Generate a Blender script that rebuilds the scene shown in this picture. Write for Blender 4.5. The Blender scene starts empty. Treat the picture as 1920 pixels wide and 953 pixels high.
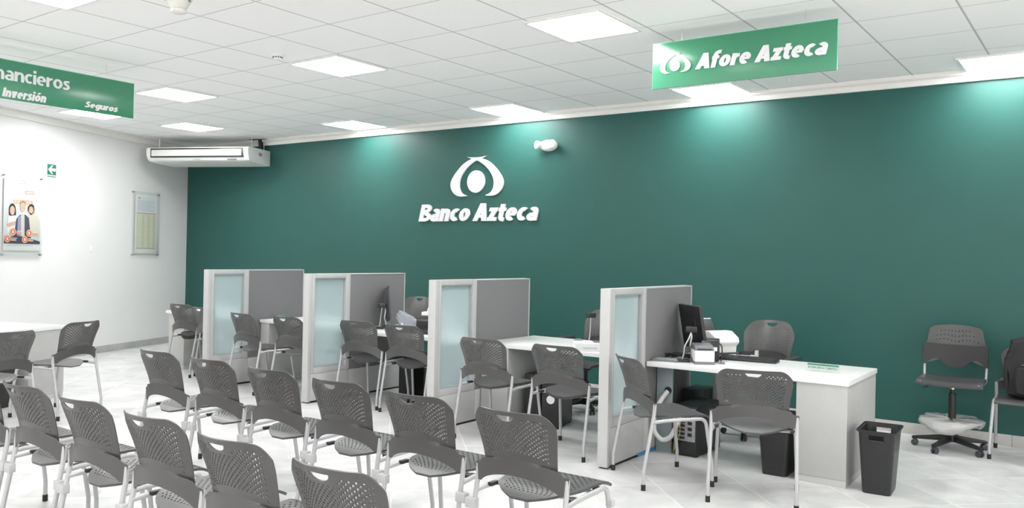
import bpy, bmesh, math, random
from math import sin, cos, pi, radians as rad
from mathutils import Vector, Matrix
random.seed(4)
SC = bpy.context.scene
COL = SC.collection

# ------------------------------------------------------------------ camera
cam_d = bpy.data.cameras.new('camera')
cam_d.sensor_width = 36.0
cam_d.lens = 29.107
cam_d.clip_start = 0.05
cam = bpy.data.objects.new('camera', cam_d)
COL.objects.link(cam)
_r = Vector((0.8173816, 0.5757123, 0.0210389)).normalized()
_f = Vector((-0.5758628, 0.8175452, 0.0013705)).normalized()
_u = _r.cross(_f).normalized()
_m = Matrix((_r, _u, -_f)).transposed().to_4x4()
_m.translation = Vector((12.5752, -8.2809, 1.5515))
cam.matrix_world = _m
SC.camera = cam

# ------------------------------------------------------------------ world, exposure
LIGHT = 29.0           # ceiling panel strength
WORLD = 2.0
w = bpy.data.worlds.new('world'); SC.world = w
w.use_nodes = True
w.node_tree.nodes['Background'].inputs[0].default_value = (1.0, 0.985, 0.96, 1)
w.node_tree.nodes['Background'].inputs[1].default_value = WORLD
vs = SC.view_settings
vs.view_transform = 'Standard'; vs.look = 'None'; vs.gamma = 1.0
vs.use_curve_mapping = False
vs.exposure = 0.0
SC.cycles.use_denoising = True
SC.cycles.max_bounces = 10
SC.cycles.transmission_bounces = 8
SC.cycles.diffuse_bounces = 5

H = 3.256              # ceiling height
LWA = 21.61            # the left wall stands this many degrees off the square
ROT_L = rad(90 + LWA)  # frame of things that hang on the left wall
LD = Vector((sin(rad(LWA)), -cos(rad(LWA)), 0))
LN = Vector((cos(rad(LWA)), sin(rad(LWA)), 0))

# ------------------------------------------------------------------ materials
MATS = {}
def mat(name, col, rough=0.5, metal=0.0, spec=0.5, noise=0.0, nscale=30.0, bump=0.0, bscale=80.0, coat=0.0):
    m = bpy.data.materials.new(name); m.use_nodes = True
    nt = m.node_tree; b = nt.nodes['Principled BSDF']
    b.inputs['Base Color'].default_value = (*col, 1)
    b.inputs['Roughness'].default_value = rough
    b.inputs['Metallic'].default_value = metal
    b.inputs['Specular IOR Level'].default_value = spec
    if coat:
        b.inputs['Coat Weight'].default_value = coat
        b.inputs['Coat Roughness'].default_value = 0.2
    tc = nt.nodes.new('ShaderNodeTexCoord')
    if noise:
        n = nt.nodes.new('ShaderNodeTexNoise'); n.inputs['Scale'].default_value = nscale
        n.inputs['Detail'].default_value = 4
        nt.links.new(tc.outputs['Object'], n.inputs['Vector'])
        r = nt.nodes.new('ShaderNodeValToRGB')
        r.color_ramp.elements[0].position = 0.3; r.color_ramp.elements[1].position = 0.7
        r.color_ramp.elements[0].color = (*[max(0, c*(1-noise)) for c in col], 1)
        r.color_ramp.elements[1].color = (*[min(1, c*(1+noise)) for c in col], 1)
        nt.links.new(n.outputs['Fac'], r.inputs[0]); nt.links.new(r.outputs[0], b.inputs['Base Color'])
    if bump:
        n2 = nt.nodes.new('ShaderNodeTexNoise'); n2.inputs['Scale'].default_value = bscale
        n2.inputs['Detail'].default_value = 3
        nt.links.new(tc.outputs['Object'], n2.inputs['Vector'])
        bp = nt.nodes.new('ShaderNodeBump'); bp.inputs['Strength'].default_value = bump
        bp.inputs['Distance'].default_value = 0.01
        nt.links.new(n2.outputs['Fac'], bp.inputs['Height']); nt.links.new(bp.outputs[0], b.inputs['Normal'])
    MATS[name] = m
    return m

def glass(name, col, rough, alpha_mix=0.0):
    m = mat(name, col, rough)
    b = m.node_tree.nodes['Principled BSDF']
    b.inputs['Transmission Weight'].default_value = 1.0
    b.inputs['IOR'].default_value = 1.25
    return m

def emit(name, col, s):
    m = bpy.data.materials.new(name); m.use_nodes = True
    nt = m.node_tree; b = nt.nodes['Principled BSDF']
    b.inputs['Base Color'].default_value = (0.9, 0.9, 0.9, 1)
    b.inputs['Emission Color'].default_value = (*col, 1)
    b.inputs['Emission Strength'].default_value = s
    MATS[name] = m
    return m

GREEN = mat('green_paint', (0.0205, 0.093, 0.080), 0.44, spec=0.33, noise=0.03, nscale=3, bump=0.06, bscale=260)
WHITEW = mat('white_paint', (0.72, 0.72, 0.717), 0.75, noise=0.015, nscale=2, bump=0.05, bscale=200)
TRIMW = mat('cornice_white', (0.80, 0.785, 0.75), 0.6, noise=0.02, nscale=4)
PLASTIC = mat('charcoal_plastic', (0.062, 0.060, 0.061), 0.36, spec=0.6, noise=0.04, nscale=14)
PADDED = mat('charcoal_seat_pad', (0.050, 0.048, 0.050), 0.7, noise=0.12, nscale=120, bump=0.2, bscale=400)
BLACKPAD = mat('black_seat_pad', (0.012, 0.012, 0.013), 0.7, noise=0.1, nscale=100, bump=0.2, bscale=300)
SILVER = mat('silver_paint', (0.46, 0.46, 0.47), 0.36, metal=0.25, noise=0.02, nscale=20)
RUBBER = mat('black_rubber', (0.012, 0.012, 0.012), 0.6, noise=0.1, nscale=50)
LINK = mat('grey_linking_plastic', (0.47, 0.47, 0.475), 0.5, noise=0.02, nscale=20)
FRAME = mat('silver_grey_frame', (0.51, 0.51, 0.51), 0.42, metal=0.1, noise=0.02, nscale=12)
PLINTH = mat('pale_grey_panel', (0.50, 0.50, 0.495), 0.5, noise=0.03, nscale=8)
FABRIC = mat('grey_fabric', (0.19, 0.188, 0.195), 0.9, noise=0.08, nscale=260, bump=0.25, bscale=500)
DESKTOP = mat('white_laminate', (0.79, 0.79, 0.785), 0.3, noise=0.01, nscale=10)
DESKSIDE = mat('light_grey_laminate', (0.44, 0.44, 0.432), 0.48, noise=0.03, nscale=10)
DESKIN = mat('grey_laminate', (0.42, 0.42, 0.415), 0.5, noise=0.03, nscale=10)
BLACK = mat('black_plastic', (0.016, 0.016, 0.018), 0.38, noise=0.1, nscale=40)
DARK = mat('dark_grey_plastic', (0.045, 0.045, 0.05), 0.4, noise=0.08, nscale=40)
MIDGREY = mat('mid_grey_plastic', (0.17, 0.17, 0.18), 0.42, noise=0.05, nscale=40)
WHITEP = mat('white_plastic', (0.80, 0.80, 0.79), 0.35, noise=0.015, nscale=30)
OFFW = mat('off_white_plastic', (0.72, 0.71, 0.67), 0.4, noise=0.02, nscale=30)
SCREEN = mat('screen_black', (0.012, 0.012, 0.014), 0.12, noise=0.05, nscale=10)
CHROME = mat('brushed_metal', (0.62, 0.62, 0.63), 0.28, metal=0.9, noise=0.03, nscale=60)
STEEL = mat('galvanised_steel', (0.40, 0.40, 0.41), 0.4, metal=0.8, noise=0.15, nscale=40)
PAPER = mat('white_paper', (0.84, 0.84, 0.83), 0.8, noise=0.01, nscale=20)
PAPERB = mat('bluish_paper', (0.76, 0.79, 0.83), 0.7, noise=0.01, nscale=20)
BEIGE = mat('beige_print', (0.72, 0.71, 0.57), 0.8, noise=0.03, nscale=20)
BEIGE2 = mat('pale_beige_print', (0.82, 0.81, 0.68), 0.8, noise=0.03, nscale=20)
INK = mat('grey_ink', (0.30, 0.31, 0.34), 0.8, noise=0.02, nscale=20)
ORANGE = mat('orange_print', (0.80, 0.22, 0.06), 0.6, noise=0.02, nscale=20)
PEACH = mat('peach_print', (0.85, 0.45, 0.25), 0.6, noise=0.02, nscale=20)
PINK = mat('pink_print', (0.80, 0.40, 0.36), 0.6, noise=0.02, nscale=20)
SKIN = mat('skin_print', (0.72, 0.45, 0.36), 0.7, noise=0.02, nscale=20)
HAIR = mat('hair_print', (0.035, 0.03, 0.03), 0.7, noise=0.02, nscale=20)
GREYHAIR = mat('grey_hair_print', (0.25, 0.25, 0.25), 0.7, noise=0.02, nscale=20)
NAVY = mat('navy_print', (0.075, 0.085, 0.13), 0.7, noise=0.05, nscale=20)
LILAC = mat('lilac_print', (0.33, 0.32, 0.52), 0.7, noise=0.02, nscale=20)
CREAM = mat('cream_print', (0.72, 0.66, 0.58), 0.7, noise=0.02, nscale=20)
POSTERBG = mat('poster_grey_print', (0.72, 0.73, 0.76), 0.6, noise=0.03, nscale=5)
SIGNGREEN = mat('sign_green', (0.050, 0.235, 0.130), 0.2, spec=0.5, noise=0.03, nscale=3)
SIGNEDGE = mat('sign_edge_green', (0.20, 0.55, 0.36), 0.2, noise=0.03, nscale=3)
LETTERW = mat('letter_white', (0.70, 0.70, 0.71), 0.35, noise=0.01, nscale=10)
EXITGREEN = mat('arrow_sign_green', (0.02, 0.16, 0.10), 0.4, noise=0.02, nscale=10)
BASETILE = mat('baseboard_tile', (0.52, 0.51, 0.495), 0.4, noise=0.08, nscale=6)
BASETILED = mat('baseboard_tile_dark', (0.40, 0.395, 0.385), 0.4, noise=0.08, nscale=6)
BLUETAPE = mat('blue_tape', (0.06, 0.22, 0.42), 0.6, noise=0.03, nscale=20)
BLUEPLATE = mat('blue_grey_panel', (0.26, 0.31, 0.32), 0.45, noise=0.03, nscale=8)
HOSE = mat('white_hose', (0.66, 0.66, 0.66), 0.45, noise=0.04, nscale=30)
YELLOW = mat('yellow_wire', (0.30, 0.26, 0.07), 0.5, noise=0.04, nscale=30)
REDW = mat('red_wire', (0.16, 0.04, 0.03), 0.5, noise=0.04, nscale=30)
NYLON = mat('black_nylon', (0.011, 0.011, 0.013), 0.75, noise=0.25, nscale=90, bump=0.4, bscale=160)
def thin_clear(name, col, gl, body=None, amt=0.0, rough=0.05):
    m = bpy.data.materials.new(name); m.use_nodes = True
    nt = m.node_tree; N = nt.nodes; L = nt.links; N.remove(N['Principled BSDF'])
    out = [n for n in N if n.type == 'OUTPUT_MATERIAL'][0]
    tr = N.new('ShaderNodeBsdfTransparent'); tr.inputs[0].default_value = (*col, 1)
    g = N.new('ShaderNodeBsdfGlossy'); g.inputs['Roughness'].default_value = rough
    lw = N.new('ShaderNodeLayerWeight'); lw.inputs['Blend'].default_value = gl
    if amt > 0:
        tc = N.new('ShaderNodeTexCoord'); n = N.new('ShaderNodeTexNoise'); n.inputs['Scale'].default_value = 26; n.inputs['Detail'].default_value = 3
        L.new(tc.outputs['Object'], n.inputs['Vector'])
        bp = N.new('ShaderNodeBump'); bp.inputs['Strength'].default_value = 0.9; bp.inputs['Distance'].default_value = 0.02
        L.new(n.outputs['Fac'], bp.inputs['Height']); L.new(bp.outputs[0], g.inputs['Normal'])
        d = N.new('ShaderNodeBsdfDiffuse'); d.inputs[0].default_value = (*body, 1)
        m0 = N.new('ShaderNodeMixShader'); m0.inputs[0].default_value = amt
        L.new(tr.outputs[0], m0.inputs[1]); L.new(d.outputs[0], m0.inputs[2]); base = m0
    else: base = tr
    mx = N.new('ShaderNodeMixShader'); L.new(lw.outputs['Fresnel'], mx.inputs[0]); L.new(base.outputs[0], mx.inputs[1]); L.new(g.outputs[0], mx.inputs[2])
    L.new(mx.outputs[0], out.inputs['Surface'])
    MATS[name] = m
    return m
ACRYL = thin_clear('clear_acrylic', (0.98, 0.99, 0.985), 0.12)
FROST = glass('frosted_glass', (0.80, 0.915, 0.935), 0.36)
FROST.node_tree.nodes['Principled BSDF'].inputs['Transmission Weight'].default_value = 0.66
POLY = thin_clear('clear_polythene', (0.90, 0.92, 0.95), 0.25, (0.62, 0.66, 0.72), 0.34, 0.18)
POLYW = thin_clear('milky_polythene', (0.93, 0.93, 0.92), 0.25, (0.86, 0.86, 0.85), 0.50, 0.2)
LAMP = emit('lamp_diffuser', (1.0, 0.995, 0.985), LIGHT)

# floor: pale grey square tiles laid at 45 degrees, pale joints
def floor_mat():
    m = bpy.data.materials.new('floor_tile'); m.use_nodes = True
    nt = m.node_tree; N = nt.nodes; L = nt.links; b = N['Principled BSDF']
    tc = N.new('ShaderNodeTexCoord')
    mp = N.new('ShaderNodeMapping'); mp.inputs['Rotation'].default_value = (0, 0, rad(46.3))
    mp.inputs['Location'].default_value = (0.0, -5.222 + 0.6*8, 0)
    L.new(tc.outputs['Object'], mp.inputs['Vector'])
    sx = N.new('ShaderNodeSeparateXYZ'); L.new(mp.outputs[0], sx.inputs[0])
    def lines(out, off):
        a = N.new('ShaderNodeMath'); a.operation = 'ADD'; a.inputs[1].default_value = off; L.new(out, a.inputs[0])
        d = N.new('ShaderNodeMath'); d.operation = 'DIVIDE'; d.inputs[1].default_value = 0.6; L.new(a.outputs[0], d.inputs[0])
        p = N.new('ShaderNodeMath'); p.operation = 'PINGPONG'; p.inputs[1].default_value = 0.5; L.new(d.outputs[0], p.inputs[0])
        c = N.new('ShaderNodeMath'); c.operation = 'LESS_THAN'; c.inputs[1].default_value = 0.0062; L.new(p.outputs[0], c.inputs[0])
        fl = N.new('ShaderNodeMath'); fl.operation = 'FLOOR'; L.new(d.outputs[0], fl.inputs[0])
        return c.outputs[0], fl.outputs[0]
    c1, f1 = lines(sx.outputs[1], 0.0)
    c2, f2 = lines(sx.outputs[0], -0.22)
    mx = N.new('ShaderNodeMath'); mx.operation = 'MAXIMUM'; L.new(c1, mx.inputs[0]); L.new(c2, mx.inputs[1])
    cb = N.new('ShaderNodeCombineXYZ'); L.new(f1, cb.inputs[0]); L.new(f2, cb.inputs[1])
    wn = N.new('ShaderNodeTexWhiteNoise'); wn.noise_dimensions = '2D'; L.new(cb.outputs[0], wn.inputs['Vector'])
    off = N.new('ShaderNodeVectorMath'); off.operation = 'MULTIPLY_ADD'
    off.inputs[1].default_value = (7, 7, 7)
    L.new(wn.outputs['Color'], off.inputs[0]); L.new(tc.outputs['Object'], off.inputs[2])
    n = N.new('ShaderNodeTexNoise'); n.inputs['Scale'].default_value = 2.3; n.inputs['Detail'].default_value = 7
    n.inputs['Roughness'].default_value = 0.62; n.inputs['Distortion'].default_value = 0.8
    L.new(off.outputs[0], n.inputs['Vector'])
    r = N.new('ShaderNodeValToRGB'); r.color_ramp.elements[0].position = 0.3; r.color_ramp.elements[1].position = 0.7
    r.color_ramp.elements[0].color = (0.50, 0.50, 0.50, 1); r.color_ramp.elements[1].color = (0.74, 0.74, 0.735, 1)
    L.new(n.outputs['Fac'], r.inputs[0])
    mix = N.new('ShaderNodeMix'); mix.data_type = 'RGBA'
    mix.inputs[7].default_value = (0.80, 0.80, 0.79, 1)
    L.new(mx.outputs[0], mix.inputs[0]); L.new(r.outputs[0], mix.inputs[6])
    L.new(mix.outputs[2], b.inputs['Base Color'])
    b.inputs['Roughness'].default_value = 0.33
    b.inputs['Specular IOR Level'].default_value = 0.45
    return m
FLOOR = floor_mat()

# ceiling: square lay-in tiles, grid turned one degree off the green wall
TILE = 0.65575
GO = Vector((6.538, -3.992, 0)); GA = rad(-1.0242)
GX = Vector((cos(GA), sin(GA), 0)); GY = Vector((-sin(GA), cos(GA), 0))
def ceil_pt(i, j): return GO + GX*(i*TILE) + GY*(j*TILE)
def ceil_mat():
    m = bpy.data.materials.new('ceiling_tile'); m.use_nodes = True
    nt = m.node_tree; N = nt.nodes; L = nt.links; b = N['Principled BSDF']
    tc = N.new('ShaderNodeTexCoord')
    sub = N.new('ShaderNodeVectorMath'); sub.operation = 'SUBTRACT'; sub.inputs[1].default_value = GO
    L.new(tc.outputs['Object'], sub.inputs[0])
    outs = []
    for ax, wdt in ((GX, 0.011), (GY, 0.007)):
        d = N.new('ShaderNodeVectorMath'); d.operation = 'DOT_PRODUCT'; d.inputs[1].default_value = ax
        L.new(sub.outputs[0], d.inputs[0])
        q = N.new('ShaderNodeMath'); q.operation = 'DIVIDE'; q.inputs[1].default_value = TILE; L.new(d.outputs['Value'], q.inputs[0])
        p = N.new('ShaderNodeMath'); p.operation = 'PINGPONG'; p.inputs[1].default_value = 0.5; L.new(q.outputs[0], p.inputs[0])
        c = N.new('ShaderNodeMath'); c.operation = 'LESS_THAN'; c.inputs[1].default_value = wdt; L.new(p.outputs[0], c.inputs[0])
        outs.append(c.outputs[0])
    mx = N.new('ShaderNodeMath'); mx.operation = 'MAXIMUM'; L.new(outs[0], mx.inputs[0]); L.new(outs[1], mx.inputs[1])
    n = N.new('ShaderNodeTexNoise'); n.inputs['Scale'].default_value = 90; n.inputs['Detail'].default_value = 4
    L.new(tc.outputs['Object'], n.inputs['Vector'])
    r = N.new('ShaderNodeValToRGB'); r.color_ramp.elements[0].color = (0.87, 0.87, 0.865, 1); r.color_ramp.elements[1].color = (0.93, 0.93, 0.925, 1)
    L.new(n.outputs['Fac'], r.inputs[0])
    mix = N.new('ShaderNodeMix'); mix.data_type = 'RGBA'; mix.inputs[7].default_value = (0.50, 0.50, 0.49, 1)
    L.new(mx.outputs[0], mix.inputs[0]); L.new(r.outputs[0], mix.inputs[6])
    L.new(mix.outputs[2], b.inputs['Base Color'])
    inv = N.new('ShaderNodeMath'); inv.operation = 'SUBTRACT'; inv.inputs[0].default_value = 1.0; L.new(mx.outputs[0], inv.inputs[1])
    bp = N.new('ShaderNodeBump'); bp.inputs['Strength'].default_value = 0.4; bp.inputs['Distance'].default_value = 0.01
    L.new(inv.outputs[0], bp.inputs['Height']); L.new(bp.outputs[0], b.inputs['Normal'])
    b.inputs['Roughness'].default_value = 0.9
    return m
CEIL = ceil_mat()

# ------------------------------------------------------------------ mesh helpers
def tag(o, label=None, cat=None, group=None, kind=None):
    if label: o['label'] = label
    if cat: o['category'] = cat
    if group: o['group'] = group
    if kind: o['kind'] = kind
    return o

def thing(name, label, cat, loc=(0, 0, 0), rotz=0.0, group=None, kind='thing'):
    o = bpy.data.objects.new(name, None)
    o.empty_display_size = 0.1
    COL.objects.link(o); o.location = loc; o.rotation_euler = (0, 0, rotz)
    return tag(o, label, cat, group, kind)

def fillet(pts, r, n=6):
    P = [Vector(p) for p in pts]
    if r <= 0 or len(P) < 3: return P
    out = [P[0]]
    for i in range(1, len(P)-1):
        a, b, c = P[i-1], P[i], P[i+1]
        d1 = (a-b); d2 = (c-b); l1, l2 = d1.length, d2.length
        d1.normalize(); d2.normalize()
        ang = d1.angle(d2)
        if ang > pi-0.02: out.append(b); continue
        t = min(r/math.tan(ang/2), l1*0.48, l2*0.48)
        p1, p2 = b+d1*t, b+d2*t
        for k in range(n+1):
            s = k/n
            out.append((1-s)**2*p1 + 2*s*(1-s)*b + s*s*p2)
    out.append(P[-1])
    return out

class MB:
    def __init__(self): self.bm = bmesh.new()
    def _xf(self, vs, M):
        if M is not None:
            for v in vs: v.co = M @ v.co
    def face(self, pts, mi=0):
        f = self.bm.faces.new([self.bm.verts.new(p) for p in pts]); f.material_index = mi; return f
    def box(self, x0, x1, y0, y1, z0, z1, bev=0.0, mi=0, M=None, seg=2):
        t = bmesh.new()
        bmesh.ops.create_cube(t, size=1)
        for v in t.verts:
            v.co = Vector(((x0+x1)/2+v.co.x*(x1-x0), (y0+y1)/2+v.co.y*(y1-y0), (z0+z1)/2+v.co.z*(z1-z0)))
        if bev > 0:
            bmesh.ops.bevel(t, geom=t.edges[:], offset=bev, segments=seg, affect='EDGES', profile=0.6)
        self._merge(t, mi, M); return self
    def _merge(self, t, mi=None, M=None):
        mp = {}
        for v in t.verts:
            mp[v] = self.bm.verts.new(M @ v.co if M is not None else v.co)
        for f in t.faces:
            try:
                nf = self.bm.faces.new([mp[v] for v in f.verts])
                nf.material_index = f.material_index if mi is None else mi
            except ValueError: pass
        t.free()
    def tube(self, pts, r, seg=10, fil=0.0, mi=0, n=6, cap=True, M=None, r1=None):
        P = fillet(pts, fil, n)
        rings = []
        up = None
        for i, p in enumerate(P):
            if i == 0: d = P[1]-P[0]
            elif i == len(P)-1: d = P[-1]-P[-2]
            else: d = (P[i+1]-P[i]).normalized()+(P[i]-P[i-1]).normalized()
            d.normalize()
            if up is None:
                up = d.orthogonal().normalized()
            up = (up - d*up.dot(d)).normalized()
            sd = d.cross(up)
            rr = r if r1 is None else r+(r1-r)*i/(len(P)-1)
            ring = []
            for k in range(seg):
                a = 2*pi*k/seg
                q = p + up*(cos(a)*rr) + sd*(sin(a)*rr)
                ring.append(self.bm.verts.new(M @ q if M is not None else q))
            rings.append(ring)
        for a, b in zip(rings, rings[1:]):
            for k in range(seg):
                f = self.bm.faces.new((a[k], a[(k+1) % seg], b[(k+1) % seg], b[k])); f.material_index = mi
        if cap:
            f = self.bm.faces.new(rings[0][::-1]); f.material_index = mi
            f = self.bm.faces.new(rings[-1]); f.material_index = mi
        return self
    def lathe(self, prof, c=(0, 0, 0), seg=24, mi=0, M=None, sx=1.0, sy=1.0):
        c = Vector(c); rings = []
        for (r, z) in prof:
            if r < 1e-6:
                q = c+Vector((0, 0, z)); rings.append([self.bm.verts.new(M @ q if M is not None else q)])
            else:
                ring = []
                for k in range(seg):
                    a = 2*pi*k/seg
                    q = c+Vector((r*cos(a)*sx, r*sin(a)*sy, z))
                    ring.append(self.bm.verts.new(M @ q if M is not None else q))
                rings.append(ring)
        for a, b in zip(rings, rings[1:]):
            if len(a) == 1 and len(b) == 1: continue
            for k in range(seg):
                k2 = (k+1) % seg
                if len(a) == 1: vs_ = (a[0], b[k2], b[k])
                elif len(b) == 1: vs_ = (a[k], a[k2], b[0])
                else: vs_ = (a[k], a[k2], b[k2], b[k])
                f = self.bm.faces.new(vs_); f.material_index = mi
        return self
    def prism(self, poly, y0, y1, mi=0, M=None, axis='y', bev=0.0):
        """polygon in (a,b) extruded along axis: y -> (a,d,b); x -> (d,a,b); z -> (a,b,d)"""
        t = bmesh.new()
        def P(a, b, d):
            return {'y': (a, d, b), 'x': (d, a, b), 'z': (a, b, d)}[axis]
        A = [t.verts.new(P(a, b, y0)) for a, b in poly]
        B = [t.verts.new(P(a, b, y1)) for a, b in poly]
        t.faces.new(A); t.faces.new(B[::-1])
        n = len(poly)
        for k in range(n):
            t.faces.new((A[k], B[k], B[(k+1) % n], A[(k+1) % n]))
        bmesh.ops.recalc_face_normals(t, faces=t.faces[:])
        if bev > 0:
            bmesh.ops.bevel(t, geom=t.edges[:], offset=bev, segments=2, affect='EDGES', profile=0.6)
        self._merge(t, mi, M); return self
    def build(self, name, mats, parent=None, loc=None, rotz=None, ang=40, recalc=True):
        if recalc: bmesh.ops.recalc_face_normals(self.bm, faces=self.bm.faces[:])
        me = bpy.data.meshes.new(name)
        self.bm.to_mesh(me); self.bm.free()
        if not isinstance(mats, (list, tuple)): mats = [mats]
        for m in mats: me.materials.append(m)
        me.shade_smooth(); me.set_sharp_from_angle(angle=rad(ang))
        o = bpy.data.objects.new(name, me); COL.objects.link(o)
        if parent: o.parent = parent
        if loc is not None: o.location = loc
        if rotz is not None: o.rotation_euler = (0, 0, rotz)
        return o

def dup(root, loc, rotz, label, group=None):
    r = root.copy(); COL.objects.link(r); r.location = loc; r.rotation_euler = (0, 0, rotz)
    r['label'] = label
    if group: r['group'] = group
    for ch in list(root.children):
        c = ch.copy(); COL.objects.link(c); c.parent = r
        for g in list(ch.children):
            d = g.copy(); COL.objects.link(d); d.parent = c
    return r

def struct(mb, name, mats, **k):
    o = mb.build(name, mats, **k); o['kind'] = 'structure'; return o

def _arc(cx, cy, rx, ry, a0, a1, n=14):
    return [(cx+rx*cos(rad(a0+(a1-a0)*k/n)), cy+ry*sin(rad(a0+(a1-a0)*k/n))) for k in range(n+1)]
XH = 0.74
def _glyphs(w):
    """bold sans letters as strokes: ('s', points) follows a line, ('d', p, q) is a diagonal cut level at both ends"""
    h = w/2; g = {}
    o = _arc(0.30, 0.37, 0.30-h, 0.375-h*0.92, 0, 360, 30)
    bar = XH-h*0.85
    g['o'] = (0.60, [('s', o)])
    g['\u00f3'] = (0.60, [('s', o), ('d', (0.28, 0.83), (0.42, 1.03))])
    g['c'] = (0.50, [('s', _arc(0.30, 0.37, 0.30-h, 0.375-h*0.92, 52, 308, 22))])
    g['e'] = (0.58, [('s', _arc(0.29, 0.37, 0.29-h, 0.375-h*0.92, 0, 305, 26)), ('s', [(h, 0.36), (0.58-h*0.4, 0.36)], 0.72)])
    g['n'] = (0.58, [('s', [(h, 0), (h, XH)]), ('s', [(0.58-h, 0)]+_arc(0.29+h*0.3, 0.44, 0.29-h*1.3, 0.30-h*0.9, 0, 165, 12))])
    g['u'] = (0.58, [('s', [(0.58-h, 0), (0.58-h, XH)]), ('s', [(h, XH)]+_arc(0.29-h*0.3, 0.30, 0.29-h*0.7, 0.30-h*0.9, 180, 345, 12))])
    g['r'] = (0.40, [('s', [(h, 0), (h, XH)]), ('s', _arc(0.40, 0.40, 0.40-h*1.2, 0.34-h, 170, 92, 8))])
    g['i'] = (w, [('s', [(h, 0), (h, XH)]), ('s', [(h, 0.86), (h, 1.05)])])
    g['I'] = (w, [('s', [(h, 0), (h, 1)])])
    g['a'] = (0.55, [('s', [(0.55-h, 0)]+_arc(0.29, 0.47, 0.26-h, 0.28-h*0.9, 0, 140, 12)), ('s', _arc(0.27, 0.215, 0.27-h*0.95, 0.225-h*0.85, 0, 360, 22))])
    g['z'] = (0.50, [('s', [(0.02, bar), (0.49, bar)]), ('s', [(0.0, XH-bar), (0.50, XH-bar)]), ('d', (0.13, 0.05), (0.37, XH-0.05))])
    g['t'] = (0.40, [('s', [(0.18, 0.93), (0.18, 0.26)]+_arc(0.32, 0.24, 0.14, 0.16, 180, 270, 6)+[(0.40, 0.08)]), ('s', [(0.0, bar), (0.40, bar)], 0.9)])
    g['f'] = (0.40, [('s', [(0.16, 0), (0.16, 0.78)]+_arc(0.32, 0.80, 0.16, 0.17, 180, 90, 6)+[(0.42, 0.97)]), ('s', [(0.0, bar), (0.38, bar)], 0.9)])
    sp = [(0.42, 0.62), (0.30, 0.655), (0.17, 0.63), (0.125, 0.54), (0.19, 0.44), (0.32, 0.34), (0.375, 0.22), (0.31, 0.115), (0.18, 0.085), (0.02, 0.125)]
    g['s'] = (0.47, [('s', spline(sp, 4))])
    g['S'] = (0.58, [('s', spline([(x*1.22, y*1.36) for x, y in sp], 4))])
    g['v'] = (0.56, [('d', (0.28, 0), (h*1.1, XH)), ('d', (0.28, 0), (0.56-h*1.1, XH))])
    g['g'] = (0.58, [('s', _arc(0.29, 0.37, 0.29-h, 0.375-h*0.92, 0, 360, 26)), ('s', [(0.58-h, XH)]+[(0.58-h, 0.0)]+_arc(0.30, -0.02, 0.28-h, 0.18, 0, -150, 10))])
    g['A'] = (0.78, [('d', (h*1.1, 0), (0.39, 1)), ('d', (0.78-h*1.1, 0), (0.39, 1)), ('s', [(0.16, 0.27), (0.62, 0.27)], 0.8)])
    g['B'] = (0.64, [('s', [(h, 0), (h, 1)]), ('s', [(h, 1-h*0.85), (0.34, 1-h*0.85)]+_arc(0.36, 0.745, 0.23-h*0.5, 0.255-h*0.85, 90, -90, 10)+[(h, 0.52)]), ('s', [(h, 0.51), (0.36, 0.51)]+_arc(0.38, 0.27, 0.26-h*0.5, 0.27-h*0.85, 90, -90, 10)+[(h, h*0.85)])])
    g['F'] = (0.52, [('s', [(h, 0), (h, 1)]), ('s', [(h, 1-h*0.85), (0.52, 1-h*0.85)]), ('s', [(h, 0.52), (0.48, 0.52)])])
    g['E'] = (0.52, [('s', [(h, 0), (h, 1)]), ('s', [(h, 1-h*0.85), (0.52, 1-h*0.85)]), ('s', [(h, 0.5), (0.48, 0.5)]), ('s', [(h, h*0.85), (0.52, h*0.85)])])
    g['L'] = (0.50, [('s', [(h, 0), (h, 1)]), ('s', [(h, h*0.85), (0.50, h*0.85)])])
    g['T'] = (0.60, [('s', [(0.30, 0), (0.30, 1)]), ('s', [(0, 1-h*0.85), (0.60, 1-h*0.85)])])
    g['N'] = (0.70, [('s', [(h, 0), (h, 1)]), ('s', [(0.70-h, 0), (0.70-h, 1)]), ('d', (0.70-h, 0), (h, 1))])
    O = _arc(0.40, 0.5, 0.40-h, 0.5-h*0.9, 0, 360, 30)
    g['O'] = (0.80, [('s', O)]); g['\u00d3'] = (0.80, [('s', O), ('d', (0.38, 1.08), (0.52, 1.25))])
    g['C'] = (0.66, [('s', _arc(0.40, 0.5, 0.40-h, 0.5-h*0.9, 50, 310, 24))])
    g[' '] = (0.22, [])
    return g
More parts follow.
